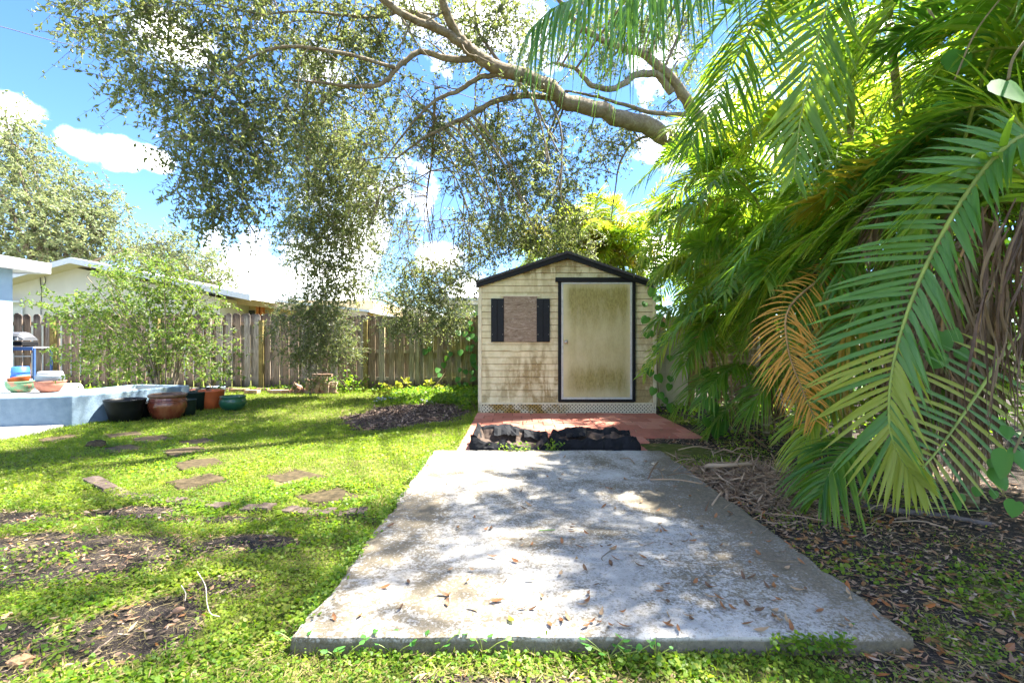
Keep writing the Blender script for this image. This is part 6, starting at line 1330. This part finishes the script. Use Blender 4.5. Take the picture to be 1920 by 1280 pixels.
# ------------------------------------------------------------------ lawn
hard = [np.array([gp_(*p) for p in q]) for q, _ in stones]
def outside_hard(x, y):
    k = ~((x > slabL(y)) & (x < 1.55) & (y > 1.885) & (y < 5.16)) & ~((x > -.66) & (x < 2.36) & (y > 5.2) & (y < 8.3)) & ~((x > -.66) & (x < 2.45) & (y > 8.2) & (y < 10.9))
    for Pq in hard:
        c = Pq.mean(0); q = np.abs(x - c[0]) / (np.ptp(Pq[:, 0]) / 2 + 1e-3) + np.abs(y - c[1]) / (np.ptp(Pq[:, 1]) / 2 + 1e-3); k &= ~(q + (fbm(x * 9, y * 9) - .5) * .7 < .88)
    k &= ~((x < -7.3) & (y > 6.9)) & ~((x < -6.35 - (y - 5.75) * .17) & (y > 5.7) & (y < 7.1)) & ~((x < -6.1) & (x > -7.4) & (y > 6.9 + (x + 7.3) * .2) & (y < 9.1) & (x < -6.52 + (y - 7.08) * .23))
    k &= ~((x < -7.6) & (y > 5.7) & (y < 7.4))
    return k
def slabL(y): return -.853 - .0 * y + .03 * (fbm(y * 4, y * 0 + 2.2, 3) - .25) * 1.6
def field(n, xr, yr, g, power=1.0):
    y = yr[0] + (yr[1] - yr[0]) * g.random(n) ** power; half = (y + .3) * 1.12; lo = np.maximum(xr[0], -half); hi = np.minimum(xr[1], half); x = lo + (hi - lo) * g.random(n); return x, y, (hi - lo) > 0
def lawn():
    g = np.random.default_rng(3)
    bed = lambda x, y: np.sqrt(((x + 1.85 - (y - 8.2) * .10) / 1.0) ** 2 + ((y - 8.2) / 1.35) ** 2) + (fbm(x * 2, y * 2) - .5) * .9 + (g.random(len(x)) < .10) * .5 > .98
    # round-leaved ground cover near the camera
    tot = []
    parts = [[], []]
    for (n, yr, l, hgt) in ((62000, (1.45, 2.6), .0145, .032), (100000, (2.4, 4.2), .0155, .032), (130000, (4.0, 7.5), .0165, .028)):
        x, y, ok = field(n, (-7, 4.0), yr, g); b = bare_at(x, y); cl = fbm(x * 7 + 5, y * 7); thin = fbm(x * 1.7 + 31, y * 1.7 + 4, 3)
        k = ok & outside_hard(x, y) & bed(x, y) & (g.random(n) > b * 1.10 - .05) & (g.random(n) < .30 + 1.6 * (cl - .2)) & ((x < 1.1) | (g.random(n) < .8)) & (g.random(n) < 1.5 - np.clip((thin - .40) * 5, 0, 1.25) * (y > 2.6))
        x, y = x[k], y[k]; m = len(x); sz_ = l * (.6 + 1.3 * np.clip(fbm(x * 2.3 + 70, y * 2.3) - .25, 0, 1)) * np.exp(g.normal(0, .28, m)); z = gz(x, y) + hgt * (.10 + .9 * g.random(m)) * (.35 + 1.3 * fbm(x * 3, y * 3)); D = rand_dirs(m, g, .0, .28); S_ = side_flat(D, g, .5)
        lime = (fbm(x * 1.3 + 3, y * 1.3 + 50, 3) + g.normal(0, .07, m)) > .5 - .03 * (y - 3)
        for q, kk in ((0, ~lime), (1, lime)):
            V, F_ = hexleaf(np.stack([x, y, z], 1)[kk], D[kk], S_[kk], sz_[kk], (sz_ * (.85 + .3 * g.random(m)))[kk]); parts[q].append((V, F_))
    for q, (mat_, lab) in enumerate(((M_clover, 'round leaved green ground cover over the yard'), (M_clover_lime, 'yellowish patches of ground cover over the yard'))):
        off = 0; Vs, Fs = [], []
        for V, F_ in parts[q]: Vs.append(V); Fs.append(F_ + off); off += len(V)
        o = np_mesh('ground_cover', np.concatenate(Vs), np.concatenate(Fs), mat_); tag(o, lab, None, None, 'stuff')
    # growth creeping over the slab border
    n = 5200; s = g.random(n); side = g.random(n) < .55; yy = 1.9 + s * 3.2; lx = ((555 - CX) / F * 1.877) * (1 - s) + ((815 - CX) / F * 5.17) * s
    x = np.where(side, lx + g.normal(-.02, .028, n), -.85 + s * 2.45); y = np.where(side, yy, 1.865 + g.normal(-.015, .016, n)); k = fbm(x * 5 + 2, y * 5, 3) + .15 * (side) > .56; x, y = x[k], y[k]; m = len(x); z = .03 + .058 * g.random(m); D = rand_dirs(m, g, 0, .3); V, F_ = hexleaf(np.stack([x, y, z], 1), D, side_flat(D, g, .5), .010 + .014 * g.random(m), .009 + .011 * g.random(m))
    o = np_mesh('ground_cover', V, F_, M_clover); tag(o, 'ground cover creeping over the border of the slab', None, None, 'stuff')
    # dry thatch lying between the plants
    n = 42000; x, y, ok = field(n, (-8, 3.0), (1.5, 9.0), g, 1.4); k = ok & outside_hard(x, y) & bed(x, y) & ((fbm(x * 1.7 + 31, y * 1.7 + 4, 3) > .44) | (bare_at(x, y) > .25)) ; x, y = x[k], y[k]; m = len(x); D = rand_dirs(m, g, 0, .15)
    V, F_ = rhomb(np.stack([x, y, gz(x, y) + .006 + .016 * g.random(m)], 1), D, side_flat(D, g, .4), .02 + .05 * g.random(m), .0025 + .003 * g.random(m)); o = np_mesh('thatch', V, F_, M_thatch); tag(o, 'dry thatch and straw between the lawn plants', None, None, 'stuff')
    # grass blades
    Vs, Fs, off = [], [], 0
    for (n, yr, h, w) in ((16000, (1.5, 3.2), .045, .0035), (90000, (3.0, 6.2), .036, .0045), (150000, (5.8, 12.6), .045, .0075)):
        x, y, ok = field(n, (-12, 3.2), yr, g); b = bare_at(x, y); k = ok & outside_hard(x, y) & bed(x, y) & (g.random(n) > b * 1.15) & ((x < 1.1) | (g.random(n) < .3)) & (g.random(n) < .35 + 1.4 * (fbm(x * 4 + 9, y * 4) - .1)); x, y = x[k], y[k]; m = len(x)
        D = unit(rand_dirs(m, g) * .55 + np.array((0, 0, .75))); D[:, 2] = np.abs(D[:, 2]); V, F_ = rhomb(np.stack([x, y, gz(x, y)], 1), D, side_of(D, g), h * (.5 + g.random(m)), w * (.6 + .8 * g.random(m))); Vs.append(V); Fs.append(F_ + off); off += len(V)
    o = np_mesh('grass', np.concatenate(Vs), np.concatenate(Fs), M_grass); tag(o, 'short bright grass of the lawn', None, None, 'stuff')
    # taller weeds at the fence foot and behind the mulch bed
    n = 6500; x = g.uniform(-2.9, -.55, n); y = g.uniform(9.6, 12.2, n); z = g.random(n) * (.04 + .22 * fbm(x * 2.2, y * 2.2) * np.clip((y - 9.3) / 2, .15, 1)); D = rand_dirs(n, g, .1, .6); V, F_ = hexleaf(np.stack([x, y, z], 1), D, side_flat(D, g, .6), .05 + .04 * g.random(n), .035 + .02 * g.random(n)); o = np_mesh('ground_cover', V, F_, M_clover); tag(o, 'taller leafy weeds between the mulch bed and the fence', None, None, 'stuff')
    n = 4000; x = np.concatenate([g.uniform(-13, -2.9, 2600), g.uniform(2.5, 5.5, 1400)]); y = np.concatenate([g.uniform(11.7, 12.25, 2600), g.uniform(5.5, 9.5, 1400)]); z = g.random(n) * .18 * fbm(x * 2, y * 2) * 1.6; D = rand_dirs(n, g, .1, .6); V, F_ = hexleaf(np.stack([x, y, z], 1), D, side_flat(D, g, .6), .05 + .03 * g.random(n), .03 + .02 * g.random(n)); o = np_mesh('ground_cover', V, F_, M_clover); tag(o, 'weeds along the foot of the fence and palms', None, None, 'stuff')
lawn()
# oval leaved seedlings along the front of the slab and round the grow bags
def seedling(px, py, n, s, label, h=.07):
    x, y = on_ground(px, py, .0); t = thing('seedling', label, 'seedling', (x, y, 0), 'round leaved seedlings'); mb = MB(); r = random.Random(px)
    for k in range(n):
        a = r.uniform(0, 6.28); e = np.array((x + r.uniform(-.09, .09) * n / 6, y + r.uniform(-.03, .03), h * r.uniform(.5, 1.1))); mb.tube(catmull([(x, y, 0), (x * .4 + e[0] * .6, y * .4 + e[1] * .6, e[2] * .7), e], 5), .0018, 4)
        D = unit(np.array([[math.cos(a), math.sin(a) * .7, .1]])); V, F_ = hexleaf(e[None], D, side_flat(D, g, .35), [s * r.uniform(.8, 1.25)], [s * .8]); np_mesh('leaf', V, F_, M_seed, t)
    mb.build('stem', M_rachis, t)
for k, (px, py, n, s, lab) in enumerate(((690, 1222, 7, .030, 'trailing seedling at the front left of the slab'), (740, 1228, 7, .026, 'round leaved seedling right of the trailing one at the slab front'), (820, 1225, 6, .028, 'pale seedling against the slab edge left of centre'), (905, 1226, 7, .030, 'bright seedling clump at the centre of the slab front'), (1140, 1235, 9, .034, 'tallest bright seedling right of centre before the slab'), (1180, 1240, 5, .03, 'low seedling right of the tallest one'), (1230, 1232, 5, .018, 'small leaved seedling clump right of the slab centre'), (560, 1215, 5, .028, 'seedling beside the left front corner of the slab'), (1620, 1205, 6, .018, 'small seedling tuft at the right front corner of the slab'), (640, 1240, 5, .028, 'seedling below the left end of the slab front'))): seedling(px, py, n, s, lab)
def bag_weed(x0, y0, w, h, n, label):
    t = thing('weed', label, 'weed', (x0, y0, .0)); r = np.random.default_rng(int(n)); P = np.stack([x0 + r.normal(0, w, n), y0 - .03 - r.random(n) * .06, .02 + h * r.random(n) ** 1.5], 1); D = rand_dirs(n, r, .2, .6); V, F_ = hexleaf(P, D, side_flat(D, r, .6), .02 + .014 * r.random(n), .015 + .01 * r.random(n)); o = np_mesh('foliage', V, F_, M_clover, t); o['kind'] = 'stuff'; 
    mb = MB(); [mb.tube([(x0 + r.normal(0, w), y0 - .04, 0), (x0 + r.normal(0, w), y0 - .06, h * .8)], .002, 4) for _ in range(8)]; mb.build('stem', M_rachis, t)
bag_weed(.02, 5.2, .10, .14, 150, 'bright green weed growing against the left grow bag'); bag_weed(.40, 5.2, .05, .17, 100, 'upright green weed between the two grow bags')

# ------------------------------------------------------------------ wires
def wire(label, pts, r):
    C = catmull([at(*p) for p in pts], 40); o = MB().tube(C, r, 6).build('overhead_wire', M_wire, smooth=True); tag(o, label, 'wire', 'overhead wires')
wire('thick black cable crossing the top left of the picture', [(180, -55, 6.2), (310, 0, 6.9), (500, 62, 8.2), (700, 122, 10.0), (850, 172, 12.5), (1000, 220, 16), (1250, 290, 26)], .011)
wire('thin cable entering at the left edge below the thick cable', [(-200, 5, 8), (0, 50, 9.3), (130, 84, 10.5), (400, 145, 13.5), (700, 212, 18), (1000, 262, 26)], .008)
wire('faint far wire above the tan house roof', [(200, 470, 26), (420, 440, 28), (540, 420, 29), (800, 390, 34)], .012)
wire('lower faint far wire above the tan house roof', [(200, 495, 26), (400, 458, 28), (540, 441, 29), (800, 415, 34)], .012)
wire('cable sagging from the oak to the left eave of the shed', [(720, 560, 12), (820, 545, 10), (890, 500, 9), (960, 470, 8.5)], .006)
